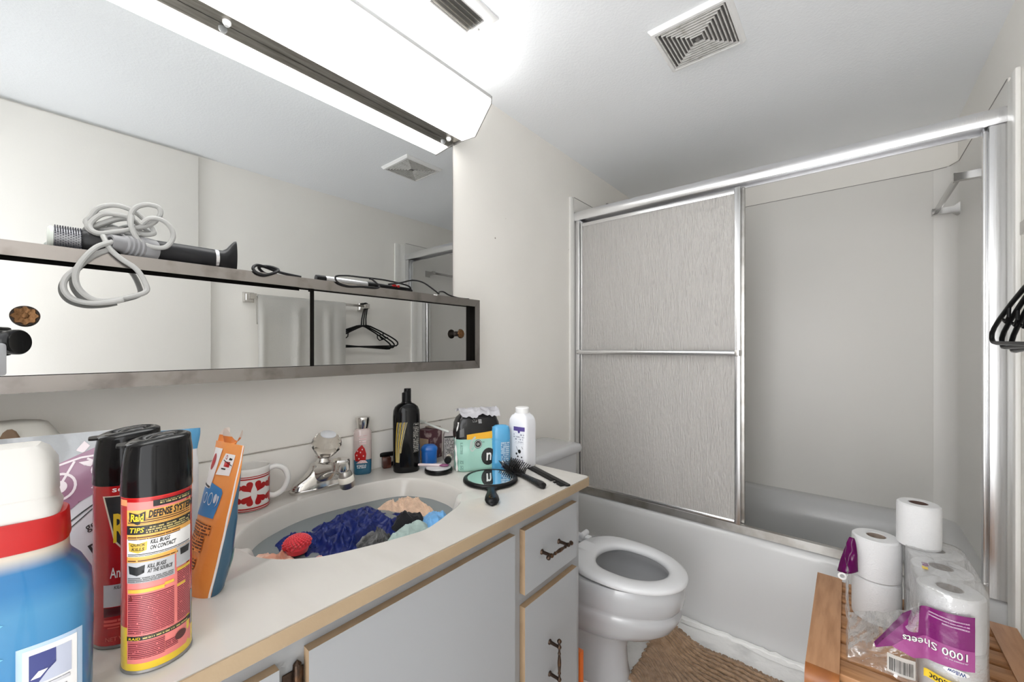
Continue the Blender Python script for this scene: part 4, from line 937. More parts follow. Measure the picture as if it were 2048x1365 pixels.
# ------------------------------------------------------------------ pouches
def pouch(name, label, loc, rz, rows, m, n=2.6, wr=.004, wf=34, seed=0, tilt=0, cat='pouch'):
    t = thing(name, label, cat, (*loc, CT), 0, rot=(tilt, 0, rz)); F = Form(rows, n, 56, wr, wf, seed)
    mb = MB(); F.mesh(mb, sub=.006); mb.build('pouch_body', m, t, angle=60); return t, F
wb = bands('bag_white', 'Z', [(0, (.60, .60, .63)), (.185, (.62, .62, .64)), (.2, (.62, .62, .64))], .3, .2, bump=(22, .5))
t, F = pouch('bath_bag', 'tall white zip bag with purple bicycle print behind the spray cans', (.318, .020), face_dir(1, -.25),
             [(0, .070, .030), (.012, .080, .036), (.10, .082, .032), (.18, .083, .020), (.215, .084, .010), (.248, .084, .0025), (.252, .084, .0022)], wb, 2.4, .004, 26, 3, tilt=-.10)
s = F.surf
pur = mat('bag_purple', (.30, .15, .23), .3, coat=.3, bump=(26, .5)); cl = mat('bag_clear', (.33, .345, .36), .15, coat=.5, bump=(30, .8))
D = Decal().poly([(-.081, .252), (.082, .2515), (.082, .246), (-.02, .200), (-.081, .170)]); D.build('clear_top', cl, t, s, .0008, .004)
D = Decal().poly([(-.081, .170), (-.02, .200), (.082, .250), (.0825, .190), (.060, .178), (.030, .160), (.008, .138), (-.02, .118), (-.08, .095)]); D.build('purple_band', pur, t, s, .0010, .004)
D = Decal().ring(.010, .183, .0165, .0028, 22, 1.1); D.disc(.010, .183, .0075, .008); D.ring(.046, .200, .0075, .0022, 16, 1.2)
D.line([(-.004, .207), (.028, .218), (.052, .220), (.046, .202)], .0026).line([(.010, .183), (.022, .214)], .0026).line([(.034, .216), (.050, .206)], .0024)
D.poly([(.026, .212), (.044, .214), (.038, .205), (.032, .207)]); D.poly([(.040, .176), (.052, .190), (.068, .196), (.070, .188), (.052, .172)]); D.poly([(.052, .226), (.060, .240), (.070, .243), (.066, .228)]); D.poly([(.022, .228), (.030, .240), (.036, .233), (.030, .224)])
D.ring(-.038, .150, .016, .0028, 22, 1.1).line([(-.05, .17), (-.02, .185), (-.038, .150)], .0026)
D.build('bicycle_print', mat('bag_pinkwhite', (.78, .70, .73), .3), t, s, .0014, .004)
D = Decal().line([(.012, .128), (.034, .147), (.062, .168), (.080, .184)], .0016).line([(.018, .124), (.044, .150), (.080, .172)], .0012).ring(.058, .150, .0065, .0012, 14, .8)
a = math.radians(24)
D.text('gezz', .040, .060, .118, .128, .006, rot=(a, .04, .118)); D.text('RIM', .046, .078, .088, .103, .014, rot=(a, .046, .088)); D.text('BA', .0535, .070, .074, .083, .014, rot=(a, .0535, .074)); D.build('lettering', M['ink'], t, s, .0014, .004)
D = Decal().rect(.050, .080, .040, .066, .012); D.rect(.055, .08, -.0+.008, .03, .012); D.build('small_print', fineprint('bag_print', (.60, .60, .63), (.12, .12, .14), .005, 380, fill=.5), t, s, .0010, .004)

t, F = pouch('wipes_bag', 'white bag with a blue top edge behind the spray cans', (.268, .138), face_dir(1, -.35),
             [(0, .044, .022), (.01, .050, .026), (.12, .051, .022), (.20, .052, .008), (.233, .052, .0015)], bands('bag_blue_white', 'Z', [(0, (.70, .71, .73)), (.198, (.07, .29, .52)), (.24, (.07, .29, .52))], .3, .2, bump=(24, .5)), 2.4, .003, 30, 8, tilt=-.05)

# orange treat pouch, seen nearly edge-on
orm = bands('pouch_orange', 1, [(-.05, (.86, .33, .08)), (.010, (.035, .11, .19)), (.03, (.035, .11, .19))], .28, .3, bump=(26, .5))
t, F = pouch('treat_pouch', 'tall orange stand-up pouch with dark blue front leaning beside the mug', (.3660, .1575), face_dir(.21, -1),
             [(0, .0405, .0150, .0, .013), (.010, .042, .020, .0, .016), (.05, .042, .023, 0, .018), (.11, .042, .018, 0, .015), (.17, .0415, .009, 0, .010), (.208, .040, .003, 0, .007), (.222, .040, .0012, 0, .006)], orm, 2.2, .0018, 30, 5, tilt=-.235)
s = lambda u, z, o_: F.surf(u*.66, z, o_)
D = Decal().rect(.0600, .0625, .002, .222); D.build('white_seam', M['pw'], t, s, .0010, .004)
D = Decal().poly([(-.010, .172), (.040, .174), (.042, .206), (.003, .206), (-.004, .190)]); D.rect(-.052, -.014, .150, .212); D.build('white_box', M['pw'], t, s, .0010, .005)
D = Decal().poly([(-.050, .108), (.030, .110), (.034, .148), (.028, .153), (-.05, .165)]); D.build('blue_box', mat('pouch_blue', (.04, .22, .52), .3), t, s, .0008, .005)
D = Decal().rect(.010, .030, .186, .194); D.disc(-.036, .19, .010, .013); D.ring(.012, .2005, .0035, .0012); D.build('red_icon', M['red'], t, s, .0014, .01)
D = Decal().line([(.004, .1955), (.040, .1890)], .0012); D.poly([(.022, .197), (.034, .197), (.036, .1995), (.024, .2005)]); D.rect(.004, .020, .1815, .1835); D.line([(-.05, .155), (-.015, .152)], .003); D.build('icon_lines', M['ink'], t, s, .0015, .01)
D = Decal().ring(.000, .136, .008, .0014, 20, 1.2); D.ring(-.02, .136, .007, .0014, 20, 1.2); D.disc(.016, .138, .005, .007); D.poly([(.022, .143), (.028, .142), (.027, .130), (.020, .124), (.024, .131)]); D.build('bowl_icons', mat('icon_pale', (.62, .72, .80), .3), t, s, .0014, .01)
D = Decal().rect(-.052, .032, .086, .100); D.rect(-.05, .020, .060, .084); D.rect(-.05, .012, .036, .052); D.rect(-.05, .006, .018, .030); D.build('small_print', fineprint('pouch_print', (.84, .31, .075), (.14, .04, .015), .0042, 300, fill=.42), t, s, .0010, .005)
# torn top
mb = MB(); mb.grid(lambda a_, c: (-.036+.054*a_, .006+.010*math.sin(a_*9)*c, .220+.016*c*(1+.6*math.sin(a_*14))), 24, 4, .0008); mb.build('torn_top', bands('torn', 'Z', [(0, (.84, .33, .09)), (.232, (.80, .72, .66)), (.26, (.8, .74, .7))], .35), t)
# decoration on the dark front (away from the orange side)
def back(u, z, off):
    _, hw, hd, cx, cy = rings_lerp(F.rows, z); q = min(.999, abs(u)/(hw+off)); return V((u, cy+(hd+off+.0012)*(1-q**F.n)**(1/F.n), z))
D = Decal().disc(.034, .052, .006, .018); D.disc(.031, .030, .0035, .010); D.build('teal_spot', mat('teal', (.10, .26, .26), .3), t, back, .0006, .006)
D = Decal().rect(.016, .0385, .004, .013); D.build('small_print', fineprint('pouch_print2', (.03, .20, .30), (.01, .01, .012), .012, 420, fill=.4), t, back, .0006, .006)

# white paper pack at the far left
t = thing('napkin_pack', 'white paper pack with brown slots under the mirrored cabinet, far left', 'napkin pack', (.085, -.035, CT), .25)
mb = MB(); mb.loft([rrect(-.055, .055, -.075, .075, .02, 0), rrect(-.06, .06, -.08, .08, .025, .16), rrect(-.056, .056, -.076, .076, .025, .21), rrect(-.035, .035, -.052, .058, .02, .246), rrect(-.02, .02, -.035, .04, .015, .25)]); mb.build('pack_body', mat('pack_white', (.56, .54, .49), .6, bump=(20, .4), var=(18, (.62, .56, .46), .55, .7)), t, angle=50)
for y in (-.012, .018):
    mb = MB(); mb.loft([[(.062+.0*q, y+.010*math.cos(q), .195+.020*math.sin(q)) for q in (2*PI*i/14 for i in range(14))], [(.050, y-.010+.011*math.cos(q), .222+.022*math.sin(q)) for q in (2*PI*i/14 for i in range(14))]]); mb.build('brown_slot', mat('slot_brown', (.16, .10, .06), .7), t)

# ------------------------------------------------------------------ mug
t = thing('mug', 'white mug with red hearts standing behind the orange pouch', 'mug', (.062, .334, CT), CAMDIR(.062, .334))
mb = MB(); mb.lathe([(.030, 0), (.036, .001), (.0385, .005), (.0395, .02), (.0395, .088), (.0398, .0945), (.0388, .0965), (.0372, .095), (.0365, .088), (.0362, .012), (.030, .006), (.004, .006)], 56, cap0=True); mb.build('cup', mat('mug_white', (.82, .80, .77), .15, coat=.4), t)
mb = MB(); mb.tube(catmull([(.036, 0, .083), (.052, 0, .088), (.070, 0, .078), (.077, 0, .055), (.068, 0, .030), (.050, 0, .019), (.037, 0, .022)], 6, False), [.0062]*36+[.0062], 12); mb.build('handle', mat('mug_handle', (.82, .81, .79), .15, coat=.4), t)
F = Form([(0, .0396, .0396), (.09, .0396, .0396)], 2)
def heart(u, z, k_, up=1, r=0):
    P = []
    for i in range(28):
        a = 2*PI*i/28; x = 16*math.sin(a)**3/17; y = (13*math.cos(a)-5*math.cos(2*a)-2*math.cos(3*a)-math.cos(4*a))/17
        x, y = x*math.cos(r)-y*math.sin(r), x*math.sin(r)+y*math.cos(r); P.append((u+k_*x, z+k_*up*(y)))
    return P
def mugs(u, z, off):
    a = u/.0396; return V(((.0396+off)*math.sin(a), -(.0396+off)*math.cos(a), z))
D = Decal()
for i in range(-2, 3):
    c = i*.050+.008
    for sx, sz, r in ((-1, 1, PI*.2), (1, 1, -PI*.2), (-1, -1, PI*.8), (1, -1, -PI*.8)):
        D.poly(heart(c+sx*.0125, .0420+sz*.0150, .0138, 1, r*.8 if sz > 0 else PI*sx*-.0+(PI-(PI-abs(r))*.8)*(1 if r > 0 else -1)))
D.rect(-.1, .105, .0735, .0765); D.rect(-.1, .105, .0785, .0805); D.rect(-.1, .105, .0075, .0105); D.rect(-.1, .105, .0035, .0055)
D.build('heart_print', M['red'], t, mugs, .0003, .005)

# ------------------------------------------------------------------ toiletries behind the basin
t = thing('lotion_bottle', 'clear lotion bottle with teal liquid and silver cap left of the black bottle', 'bottle', (.030, .636, CT), CAMDIR(.03, .636))
F = Form([(0, .022, .013), (.004, .0245, .0155), (.055, .0250, .016), (.105, .0250, .016), (.124, .0245, .0155), (.131, .020, .014), (.134, .0145, .012)], 2.6, 44)
mb = MB(); F.mesh(mb, sub=.01); mb.build('bottle_body', bands('lotion_tint', 'Z', [(0, (.012, .10, .18)), (.043, (.50, .42, .40)), (.10, (.56, .46, .44)), (.14, (.56, .48, .46))], .12, .5), t)
mb = MB(); mb.lathe([(.0155, .134), (.0165, .137), (.0205, .1600), (.0210, .1645), (.0200, .1665), (.004, .167)], 32); mb.build('cap', M['chrome'], t)
s = F.surf
D = Decal().poly([(-.020, .040), (-.022, .062), (-.012, .078), (-.002, .088), (.006, .076), (.010, .060), (.008, .040)]); D.build('red_print', M['red'], t, s, .0003)
D = Decal()
for u, z in ((-.016, .058), (-.006, .066), (.002, .055), (-.010, .048), (-.001, .074), (-.014, .070)): D.disc(u, z, .0018, .0022)
D.poly([(-.018, .034), (-.006, .043), (.008, .042), (.014, .034)]); D.rect(-.014, .012, .1130, .1142)
for z in (.106, .099, .093): D.rect(-.010+.001*(z < .1), .010, z-.0035, z)
D.build('white_print', fineprint('lotion_print', (.80, .74, .74), (.62, .30, .30), .0028, 420, fill=.42), t, s, .0006)
D = Decal().rect(-.016, .010, .0195, .030); D.build('small_print', fineprint('lotion_print2', (.012, .10, .18), (.7, .72, .75), .0045, 330, fill=.42), t, s, .0006)

t = thing('shampoo_bottle', 'tall black shampoo bottle with yellow streaks behind the basin', 'bottle', (.106, .735, CT), CAMDIR(.106, .735))
F = Form([(0, .036, .026), (.004, .0385, .0285), (.10, .0395, .029), (.165, .0395, .029), (.182, .038, .028), (.193, .0335, .0255), (.201, .024, .020), (.205, .0155, .0145), (.208, .0145, .0145)], 2.3, 48)
mb = MB(); F.mesh(mb, sub=.015); mb.build('bottle_body', M['blackg'], t)
mb = MB()
mb.loft([[(.0135*math.cos(a), .0135*math.sin(a), z+dz*math.cos(a)) for a in (2*PI*j/32 for j in range(32))] for z, dz in ((.207, 0), (.232, 0), (.239, .005))]); mb.loft([[(x+.010*math.cos(a), .0105*math.sin(a), z) for a in (2*PI*j/20 for j in range(20))] for x, z in ((.002, .234), (.003, .2455), (.0035, .2475))]); mb.build('flip_cap', M['black'], t)
s = F.surf
ys = [mat('streak%d' % i, c, .3) for i, c in enumerate(((.80, .55, .08), (.72, .62, .30), (.55, .50, .40)))]
for i in range(9):
    u0 = -.0300+i*.0035; P = []
    for j in range(13):
        k_ = j/12; P.append((u0+.004-.0105*k_+.012*k_*k_*.6-.002*i*k_*.9, .150-k_*(.118 if i < 6 else .09)))
    D = Decal().line(P, .0009 if i % 3 else .0015); D.build('streak', ys[(i*2) % 3], t, s, .0004, .01)
D = Decal().rect(.020, .0355, .140, .146); D.rect(.0195, .0355, .06, .136); D.build('small_print', fineprint('shampoo_print', (.008, .008, .009), (.35, .33, .30), .0055, 420, fill=.45), t, s, .0004)

t = thing('hair_clip', 'small dark brown hair claw clip between the two bottles', 'hair clip', (.034, .712, CT), 1.2)
mb = MB(); mb.box(-.012, .014, -.012, .012, 0, .034, .004); mb.build('jaw', mat('tortoise', (.06, .018, .012), .2, var=(60, (.16, .05, .03), .5, .7)), t)
mb = MB(); mb.box(-.034, .030, .013, .021, .030, .044, .003); mb.box(-.03, -.02, .013, .02, 0, .032, .002); mb.box(.016, .028, .012, .022, 0, .012, .003); mb.build('jaw', M['black'], t)

t = thing('cosmetic_box', 'dark maroon cosmetics box with a tan side behind the blue container', 'box', (.052, .872, CT), .15)
mb = MB(); mb.box(-.030, .018, -.030, .035, 0, .098, .001); mb.build('carton', mat('maroon_box', (.09, .03, .04), .4, var=(40, (.35, .25, .24), .55, .62)), t)
mb = MB(); mb.box(-.032, .016, -.0345, -.0305, 0, .070); mb.build('tan_side', mat('tan_card', (.50, .36, .24), .6), t)
mb = MB(); mb.box(-.028, .014, .002, .033, .0985, .1035, .001); mb.build('flap', mat('gray_brown', (.40, .33, .29), .5), t)
t = thing('carton', 'grey printed carton standing beside the black and mint package', 'box', (.114, .905, CT), CAMDIR(.114, .905)+.15)
F = Form([(0, .024, .016), (.082, .024, .016)], 12, 40); mb = MB(); mb.box(-.024, .024, -.016, .016, 0, .080, .001); mb.loft([[(-.024, -.016, .08), (.024, -.016, .08), (.024, .016, .08), (-.024, .016, .08)], [(-.018, -.004, .096), (.018, -.004, .096), (.018, .004, .096), (-.018, .004, .096)]]); mb.build('carton_body', mat('carton_gray', (.48, .44, .43), .5), t)
pl_ = lambda u, z, off: V((u, -.0162-off, z))
D = Decal().rect(-.0225, .0225, .006, .074); D.build('small_print', fineprint('carton_print', (.50, .47, .46), (.10, .09, .09), .0048, 300, fill=.46), t, pl_, .0002, .05)
D = Decal().rect(-.024, .024, .075, .080); D.build('dark_band', M['ink'], t, pl_, .0003, .05)

o = MB(); o.tube(catmull([(-.06, 0, 0), (-.035, .001, .0035), (0, 0, .0), (.05, 0, -.003)], 5, False), [.0022, .003, .0032, .003, .0032, .0034, .0034, .0036, .0038, .004, .004, .004, .004, .0042, .004, .003], 8); o.box(-.062, -.036, -.004, .004, .002, .010, .001)
tb = tag(o.build('toothbrush', mat('brush_white', (.72, .74, .70), .3)), 'white and green toothbrush lying across the dark box', 'toothbrush'); tb.location = (.078, .868, CT+.108); tb.rotation_euler = (0, .25, .55)

t = thing('floss_box', 'bright blue plastic container with a domed lid by the black bottle', 'container', (.105, .822, CT), CAMDIR(.105, .822))
bl = mat('bright_blue', (.015, .14, .50), .25, coat=.3)
F = Form([(0, .0225, .016), (.003, .024, .0175), (.044, .0245, .018)], 3, 36); mb = MB(); F.mesh(mb); mb.build('box_body', bl, t)
F2 = Form([(.0445, .026, .0192), (.051, .0262, .0195), (.056, .024, .018), (.0625, .016, .012), (.064, .006, .005)], 2.6, 36); mb = MB(); F2.mesh(mb); mb.build('lid', bl, t)

t = thing('compact', 'round black compact with a clear lid in front of the blue container', 'compact', (.192, .787, CT))
mb = MB(); mb.lathe([(.036, 0), (.040, .002), (.0415, .006), (.0405, .012), (.037, .0145), (.004, .0145)], 48); mb.build('case', M['blackg'], t)
mb = MB(); mb.lathe([(.0375, .0145), (.037, .0175), (.030, .0190), (.004, .0192)], 48); mb.build('lid', mat('clear_gray', (.55, .54, .55), .1, coat=.5), t)
t = thing('pink_applicator', 'clear and plum coloured applicator lying on the black compact', 'applicator', (.196, .782, CT+.0225), .62)
mb = MB(); mb.tube([(-.060, 0, .0), (-.055, 0, .0), (.010, 0, 0), (.012, 0, 0)], [.003, .0042, .0042, .003], 10); mb.build('shaft', mat('pinkish_clear', (.62, .52, .53), .12, coat=.5), t)
mb = MB(); mb.lathe([(.004, .0), (.0085, .008), (.0085, .018), (.005, .026), (.001, .028)], 18, X=MX.Translation((.004, 0, 0)) @ MX.Rotation(PI/2, 4, 'Y') @ MX.Diagonal((.45, 1, 1, 1))); mb.build('pad', mat('plum', (.20, .05, .13), .3), t)
t = thing('small_tube', 'short white and brown cosmetic tube leaning on the compact', 'tube', (.196, .822, CT+.0330), 0, rot=(PI/2, 0, .75))
mb = MB(); mb.lathe([(.0095, -.020), (.0100, -.018), (.0100, .006)], 20); mb.build('sleeve', mat('tube_print', (.72, .68, .62), .35, var=(90, (.28, .17, .09), .5, .56)), t)
mb = MB(); mb.lathe([(.0102, .006), (.0104, .008), (.0104, .020), (.009, .022), (.002, .0222)], 20); mb.build('cap', M['black'], t)

# soft pack of wipes
t = thing('wipes_pack', 'soft black and mint green package with crumpled white top', 'package', (.3085, .9195, CT), math.atan2(.866, .5)); rzp = 0
t.location = (.247+.5*.068-.866*.036+.0, .8125+.866*.068+.5*.036, CT)
rows = [(0, .060, .030), (.006, .0675, .036), (.06, .069, .037), (.115, .069, .036), (.142, .068, .034), (.158, .062, .029), (.170, .050, .020), (.176, .036, .012)]
F = Form(rows, 4.2, 64, .004, 26, 2)
mint = bands('mint_black', 'Z', [(0, (.36, .62, .53)), (.098, (.007, .007, .008)), (.2, (.007, .007, .008))], .25, .15, bump=(26, .5))
mb = MB(); F.mesh(mb, sub=.006); mb.build('pack_body', mint, t, angle=60)
s = F.surf
D = Decal().poly([(-.040, .0975), (.055, .0965), (.060, .120), (-.040, .112)]); D.build('yellow_sticker', mat('amber', (.80, .42, .03), .35), t, s, .0010, .006)
D = Decal().disc(.026, .043, .022, .026); D.disc(-.006, .082, .0115, .013); D.build('black_disc', M['ink'], t, s, .0010, .006)
D = Decal().text('n', .019, .035, .031, .055, .02); D.ring(-.006, .082, .010, .001, 20, 1.1); D.text('QS', -.0105, -.0015, .078, .086); D.build('lettering', M['pw'], t, s, .0015, .004)
D = Decal().line([(-.030, .070), (-.026, .092), (-.014, .104)], .006).line([(-.030, .070), (-.024, .062), (-.014, .072)], .004); D.line([(-.020, .088), (-.024, .072)], .003); D.build('gray_curl', mat('curl_gray', (.48, .56, .52), .3), t, s, .0012, .005)
D = Decal().rect(-.060, -.050, .008, .020); D.rect(-.060, -.050, .024, .036); D.rect(-.059, -.052, .055, .090); D.rect(.004, .014, .086, .089); D.build('small_print', fineprint('mint_print', (.36, .62, .53), (.10, .22, .18), .0034, 400, fill=.4), t, s, .0010, .006)
D = Decal().poly([(-.061, .104), (-.047, .107), (-.048, .132), (-.060, .126)]); D.build('gray_patch', mat('dark_gray_patch', (.10, .10, .10), .3), t, s, .0010, .006)  # flat dark gray patch on the black part of the pack
D = Decal().text('CO', -.022, -.008, .147, .156); D.rect(-.004, .006, .144, .155); D.rect(.040, .058, .121, .131); D.build('small_mark', fineprint('mark_print', (.55, .55, .55), (.05, .05, .05), .004, 500), t, s, .0012, .005)
def crump(a, c):
    u = -.060+.124*a; v = -.036+.064*c
    z = .170+.010*math.cos((a-.5)*2.4)+.016*(1-abs(2*c-1))*.5+.010*(NZ.ridged_multi_fractal(V((a*4, c*3, 1)), .8, 2.1, 3, .9, 1.5)-1)+.010*max(0, a-.8)*3+(.012*max(0, .2-a)*2)
    if c < .12: z -= .012*(1-c/.12)*(.6+.8*abs(math.sin(a*5)))
    return (u, v, z)
mb = MB(); mb.grid(crump, 44, 22, .0012); mb.build('crumpled_top', mat('pack_white_top', (.78, .77, .80), .3, coat=.3, bump=(40, .4)), t, angle=180)
def side(q, z):
    return V((-.0700+.004*NZ.noise(V((z*40, 0, 2))), -.030+.04*q, z))
mb = MB(); mb.tube([(-.066-.003*math.sin(z*30), -.020-.006*math.sin(z*50), z) for z in (.004+.006*i for i in range(25))], [.0028+.0012*math.sin(i*1.3) for i in range(25)], 7); mb.build('side_seal', M['pw'], t)

t = thing('antiperspirant', 'light blue antiperspirant stick standing before the black and mint package', 'deodorant', (.313, .929, CT), CAMDIR(.313, .929)+.12)
lb = mat('light_blue', (.08, .34, .60), .25, coat=.3)
F = Form([(0, .0270, .0135), (.004, .0285, .0150), (.085, .0285, .0152), (.0905, .0280, .0150)], 2.5, 44); mb = MB(); F.mesh(mb, sub=.02); mb.build('stick_body', lb, t)
F2 = Form([(.0908, .0292, .0160), (.094, .0294, .0162), (.118, .0285, .0155), (.130, .0250, .0130), (.1345, .017, .009), (.1355, .008, .005)], 2.4, 44); mb = MB(); F2.mesh(mb); mb.build('cap', lb, t)
D = Decal().poly([(.0, .008), (.024, .008), (.0255, .085), (-.001, .085)]); D.build('small_print', fineprint('stick_print', (.10, .24, .42), (.45, .58, .68), .0060, 220, fill=.46), t, F.surf, .0004)
D = Decal().rect(0, .0245, .008, .0115); D.build('dark_band', mat('stick_navy', (.02, .05, .18), .3), t, F.surf, .0007)
D = Decal().rect(.002, .0075, .014, .028); D.build('white_patch', M['pw'], t, F.surf, .0008)

t = thing('powder_bottle', 'white square shouldered powder bottle at the right end of the counter', 'bottle', (.341, 1.000, CT), CAMDIR(.341, 1.0)-.62)
F = Form([(0, .034, .0295), (.004, .0365, .0315), (.130, .0365, .0315), (.146, .0345, .030), (.158, .0285, .026), (.163, .0205, .0205), (.166, .0195, .0195)], 5, 56)
mb = MB(); F.mesh(mb, sub=.02); mb.build('bottle_body', M['whiteb'], t, angle=50)
mb = MB(); mb.lathe([(.0205, .1655), (.0215, .167), (.0215, .1815), (.0195, .1835), (.004, .184)], 40, flute=lambda a, z: 1+.008*math.cos(40*a)); mb.build('cap', M['white'], t)
s = F.surf
D = Decal().rect(-.010, .030, .114, .127); D.build('purple_label', mat('violet', (.10, .07, .26), .35), t, s, .0004); D = Decal().disc(.010, .1125, .0042, .005); D.build('label_dot', mat('violet2', (.09, .06, .24), .35), t, s, .0007)
D = Decal().rect(-.010, .029, .086, .108); D.rect(-.006, .026, .076, .082); D.rect(-.010, .028, .008, .028); D.build('small_print', fineprint('powder_print', (.80, .81, .85), (.30, .30, .36), .0070, 200, fill=.5), t, s, .0004)
D = Decal().disc(.012, .052, .0055, .006).disc(.001, .044, .0035).disc(.006, .036, .003).disc(.020, .035, .0025).line([(.0, .066), (.005, .056), (.012, .052)], .0014).line([(.020, .068), (.024, .060)], .0012); D.build('flower_print', M['ink'], t, s, .0004)

# hand mirror, brush, comb
t = thing('hand_mirror', 'round black hand mirror lying on the counter', 'hand mirror', (.366, .826, CT), math.atan2(.691-.826, .497-.366))
mb = MB(); mb.lathe([(.064, 0), (.073, .0015), (.076, .005), (.075, .0095), (.071, .0125), (.0665, .0125), (.0655, .0105), (.004, .0105)], 64); mb.build('mirror_frame', M['black'], t)
mb = MB(); mb.lathe([(.0652, .0107), (.0640, .0117), (.0625, .0117)], 64, cap0=False, cap1=False); mb.build('bevel_ring', M['chrome'], t)
mb = MB(); mb.lathe([(.0638, .0108), (.0636, .0115), (.002, .0115)], 64); mb.build('mirror_glass', mat('hand_glass', (.85, .90, .90), .0, 1), t)
mb = MB(); R = []
for x, w_, h in ((.068, .030, .009), (.078, .016, .010), (.09, .0105, .011), (.11, .0115, .013), (.14, .0165, .015), (.160, .0175, .0145), (.172, .0145, .012), (.179, .008, .008), (.181, .003, .004)):
    R.append([(x, w_*math.cos(a), h/2+.0005+h/2*math.sin(a)) for a in (2*PI*j/20 for j in range(20))])
mb.loft(R); mb.build('handle', M['black'], t)
mb = MB(); mb.lathe([(.0075, .0135), (.0075, .0150), (.0050, .0150), (.0050, .0135)], 20, .160, 0, cap0=False, cap1=False); mb.build('hanging_eyelet', M['blackg'], t)

t = thing('hairbrush', 'black vented hairbrush with bristles up beside the hand mirror', 'hairbrush', (.394, .916, CT), math.atan2(.859-.938, .5237-.323))
bb = mat('brush_black', (.012, .011, .011), .3, bump=(180, .3), spec=.35)
mb = MB(); R = []
for x, w_, z0, h in ((-.088, .006, .006, .006), (-.082, .016, .005, .007), (-.05, .021, .004, .008), (-.01, .021, .003, .009), (.012, .014, .002, .010), (.026, .0085, .001, .012)):
    R.append([(x, w_*math.cos(a), z0+h/2+h/2*math.sin(a)) for a in (2*PI*j/18 for j in range(18))])
mb.loft(R); mb.build('head', bb, t)
mb = MB(); R = []
for x, w_, h in ((.022, .0085, .012), (.05, .0085, .013), (.09, .0105, .015), (.115, .0125, .017), (.128, .011, .015), (.133, .005, .008)):
    R.append([(x, w_*math.cos(a), h/2+.0004+h/2*math.sin(a)) for a in (2*PI*j/18 for j in range(18))])
mb.loft(R); mb.build('handle', bb, t)
mb = MB()
for i in range(11):
    for j in range(7):
        x = -.080+i*.0085; y = (j-3)*.0058; sp = (x+.04)*.25
        mb.tube([(x, y, .010), (x+sp*.4, y*1.35, .020), (x+sp, y*1.7, .030)], [.0012, .0010, .0013], 5)
for i in range(5):
    for q in (-1, 1): mb.tube([(.010+i*.003, q*.008, .010), (.014+i*.003, q*.012, .026)], [.0008, .0008], 5)
mb.build('bristles', bb, t, kind='stuff')

t = thing('comb', 'black plastic comb with missing teeth near the counter corner', 'comb', (.468, .957, CT), math.atan2(.921-.993, .5485-.380))
mb = MB(); mb.loft([rrect(-.098, .093, .0, .014, .004, z) for z in (.0006, .0042)]); mb.build('spine', M['black'], t)
mb = MB(); rs = random.Random(3)
for i in range(56):
    x = -.094+i*.00325
    if 40 < i < 44 or 46 < i < 49: continue
    mb.box(x, x+.0017, -.0145, .001, .0012, .0036)
mb.build('teeth', M['black'], t, kind='stuff')

# ------------------------------------------------------------------ on top of the mirrored cabinet
ZK = ZT
t = thing('hot_air_brush', 'black hot air styler with a silver bristle end lying on the cabinet', 'hair styler', (.088, .165, ZK+.0215), 0, rot=(0, 0, 0))
X = MX.Rotation(-PI/2, 4, 'X')
mb = MB(); mb.lathe([(.0175, -.102), (.0205, -.096), (.0210, -.05), (.0205, .0), (.0205, .055), (.0205, .092), (.0195, .094)], 40, X=X); mb.build('handle', mat('styler_black', (.016, .016, .018), .32, spec=.35), t)
mb = MB(); mb.lathe([(.0200, .0925), (.0210, .0935), (.0210, .0985), (.0200, .0995)], 40, X=X); mb.build('silver_ring', M['satin'], t)
mb = MB(); R = []
for y, a, b_ in ((.098, .0200, .0200), (.108, .0190, .0200), (.116, .0165, .0235), (.124, .0130, .0300), (.130, .0105, .0340), (.134, .0095, .0350)): R.append([(a*math.cos(q), y, b_*math.sin(q)+ (b_-.0195)*.7) for q in (2*PI*j/32 for j in range(32))])
mb.loft(R); mb.build('nozzle', mat('nozzle_black', (.013, .013, .014), .28, spec=.35), t)
mb = MB(); mb.lathe([(.0165, -.134), (.0165, -.100)], 32, X=X); mb.build('brush_core', mat('silver_core', (.42, .43, .45), .35, .5), t)
mb = MB(); mb.lathe([(.006, -.1415), (.0150, -.141), (.0180, -.138), (.0180, -.134), (.0165, -.1335)], 32, X=X); mb.build('end_cap', mat('pale_green_cap', (.72, .77, .72), .3), t)
mb = MB()
for i in range(11):
    y = -.132+i*.003
    for j in range(26):
        a = 2*PI*j/26+.12*(i % 2); c, q = math.cos(a), math.sin(a); mb.tube([(.0163*c, y, .0163*q), (.0208*c, y, .0208*q)], [.0009, .0007], 4)
mb.build('bristles', mat('dark_bristle', (.10, .10, .12), .4), t, kind='stuff')
X2 = MX.Translation((.030, -.037, .0005)) @ MX.Rotation(math.radians(62), 4, V((.55, .83, -.05)).cross(V((0, 0, 1))))
d_ = (V((.040, -.0665, -.0025))-V((.012, -.008, -.004))).normalized()
Xc = MX.Translation((.008, -.008, -.003)) @ MX.Scale(1.22, 4) @ d_.to_track_quat('Z', 'Y').to_matrix().to_4x4()
mb = MB(); mb.lathe([(.0185, 0), (.0185, .016), (.0172, .018), (.0178, .022), (.0160, .0235), (.0168, .0275), (.0150, .029), (.0156, .033), (.0138, .0345), (.0142, .038), (.0120, .040), (.0108, .054), (.0102, .056), (.0070, .0555), (.0065, .045)], 32, X=Xc); mb.build('cord_collar', mat('collar_gray', (.27, .27, .28), .35), t)
gc = mat('cord_gray', (.43, .43, .42), .4)
OFF = V((.088, .165, ZK+.0215))
def cordp(P): 
    mb = MB(); Q = catmull([V(p) for p in P], 6, False); mb.tube(Q, .0043, 9); return mb
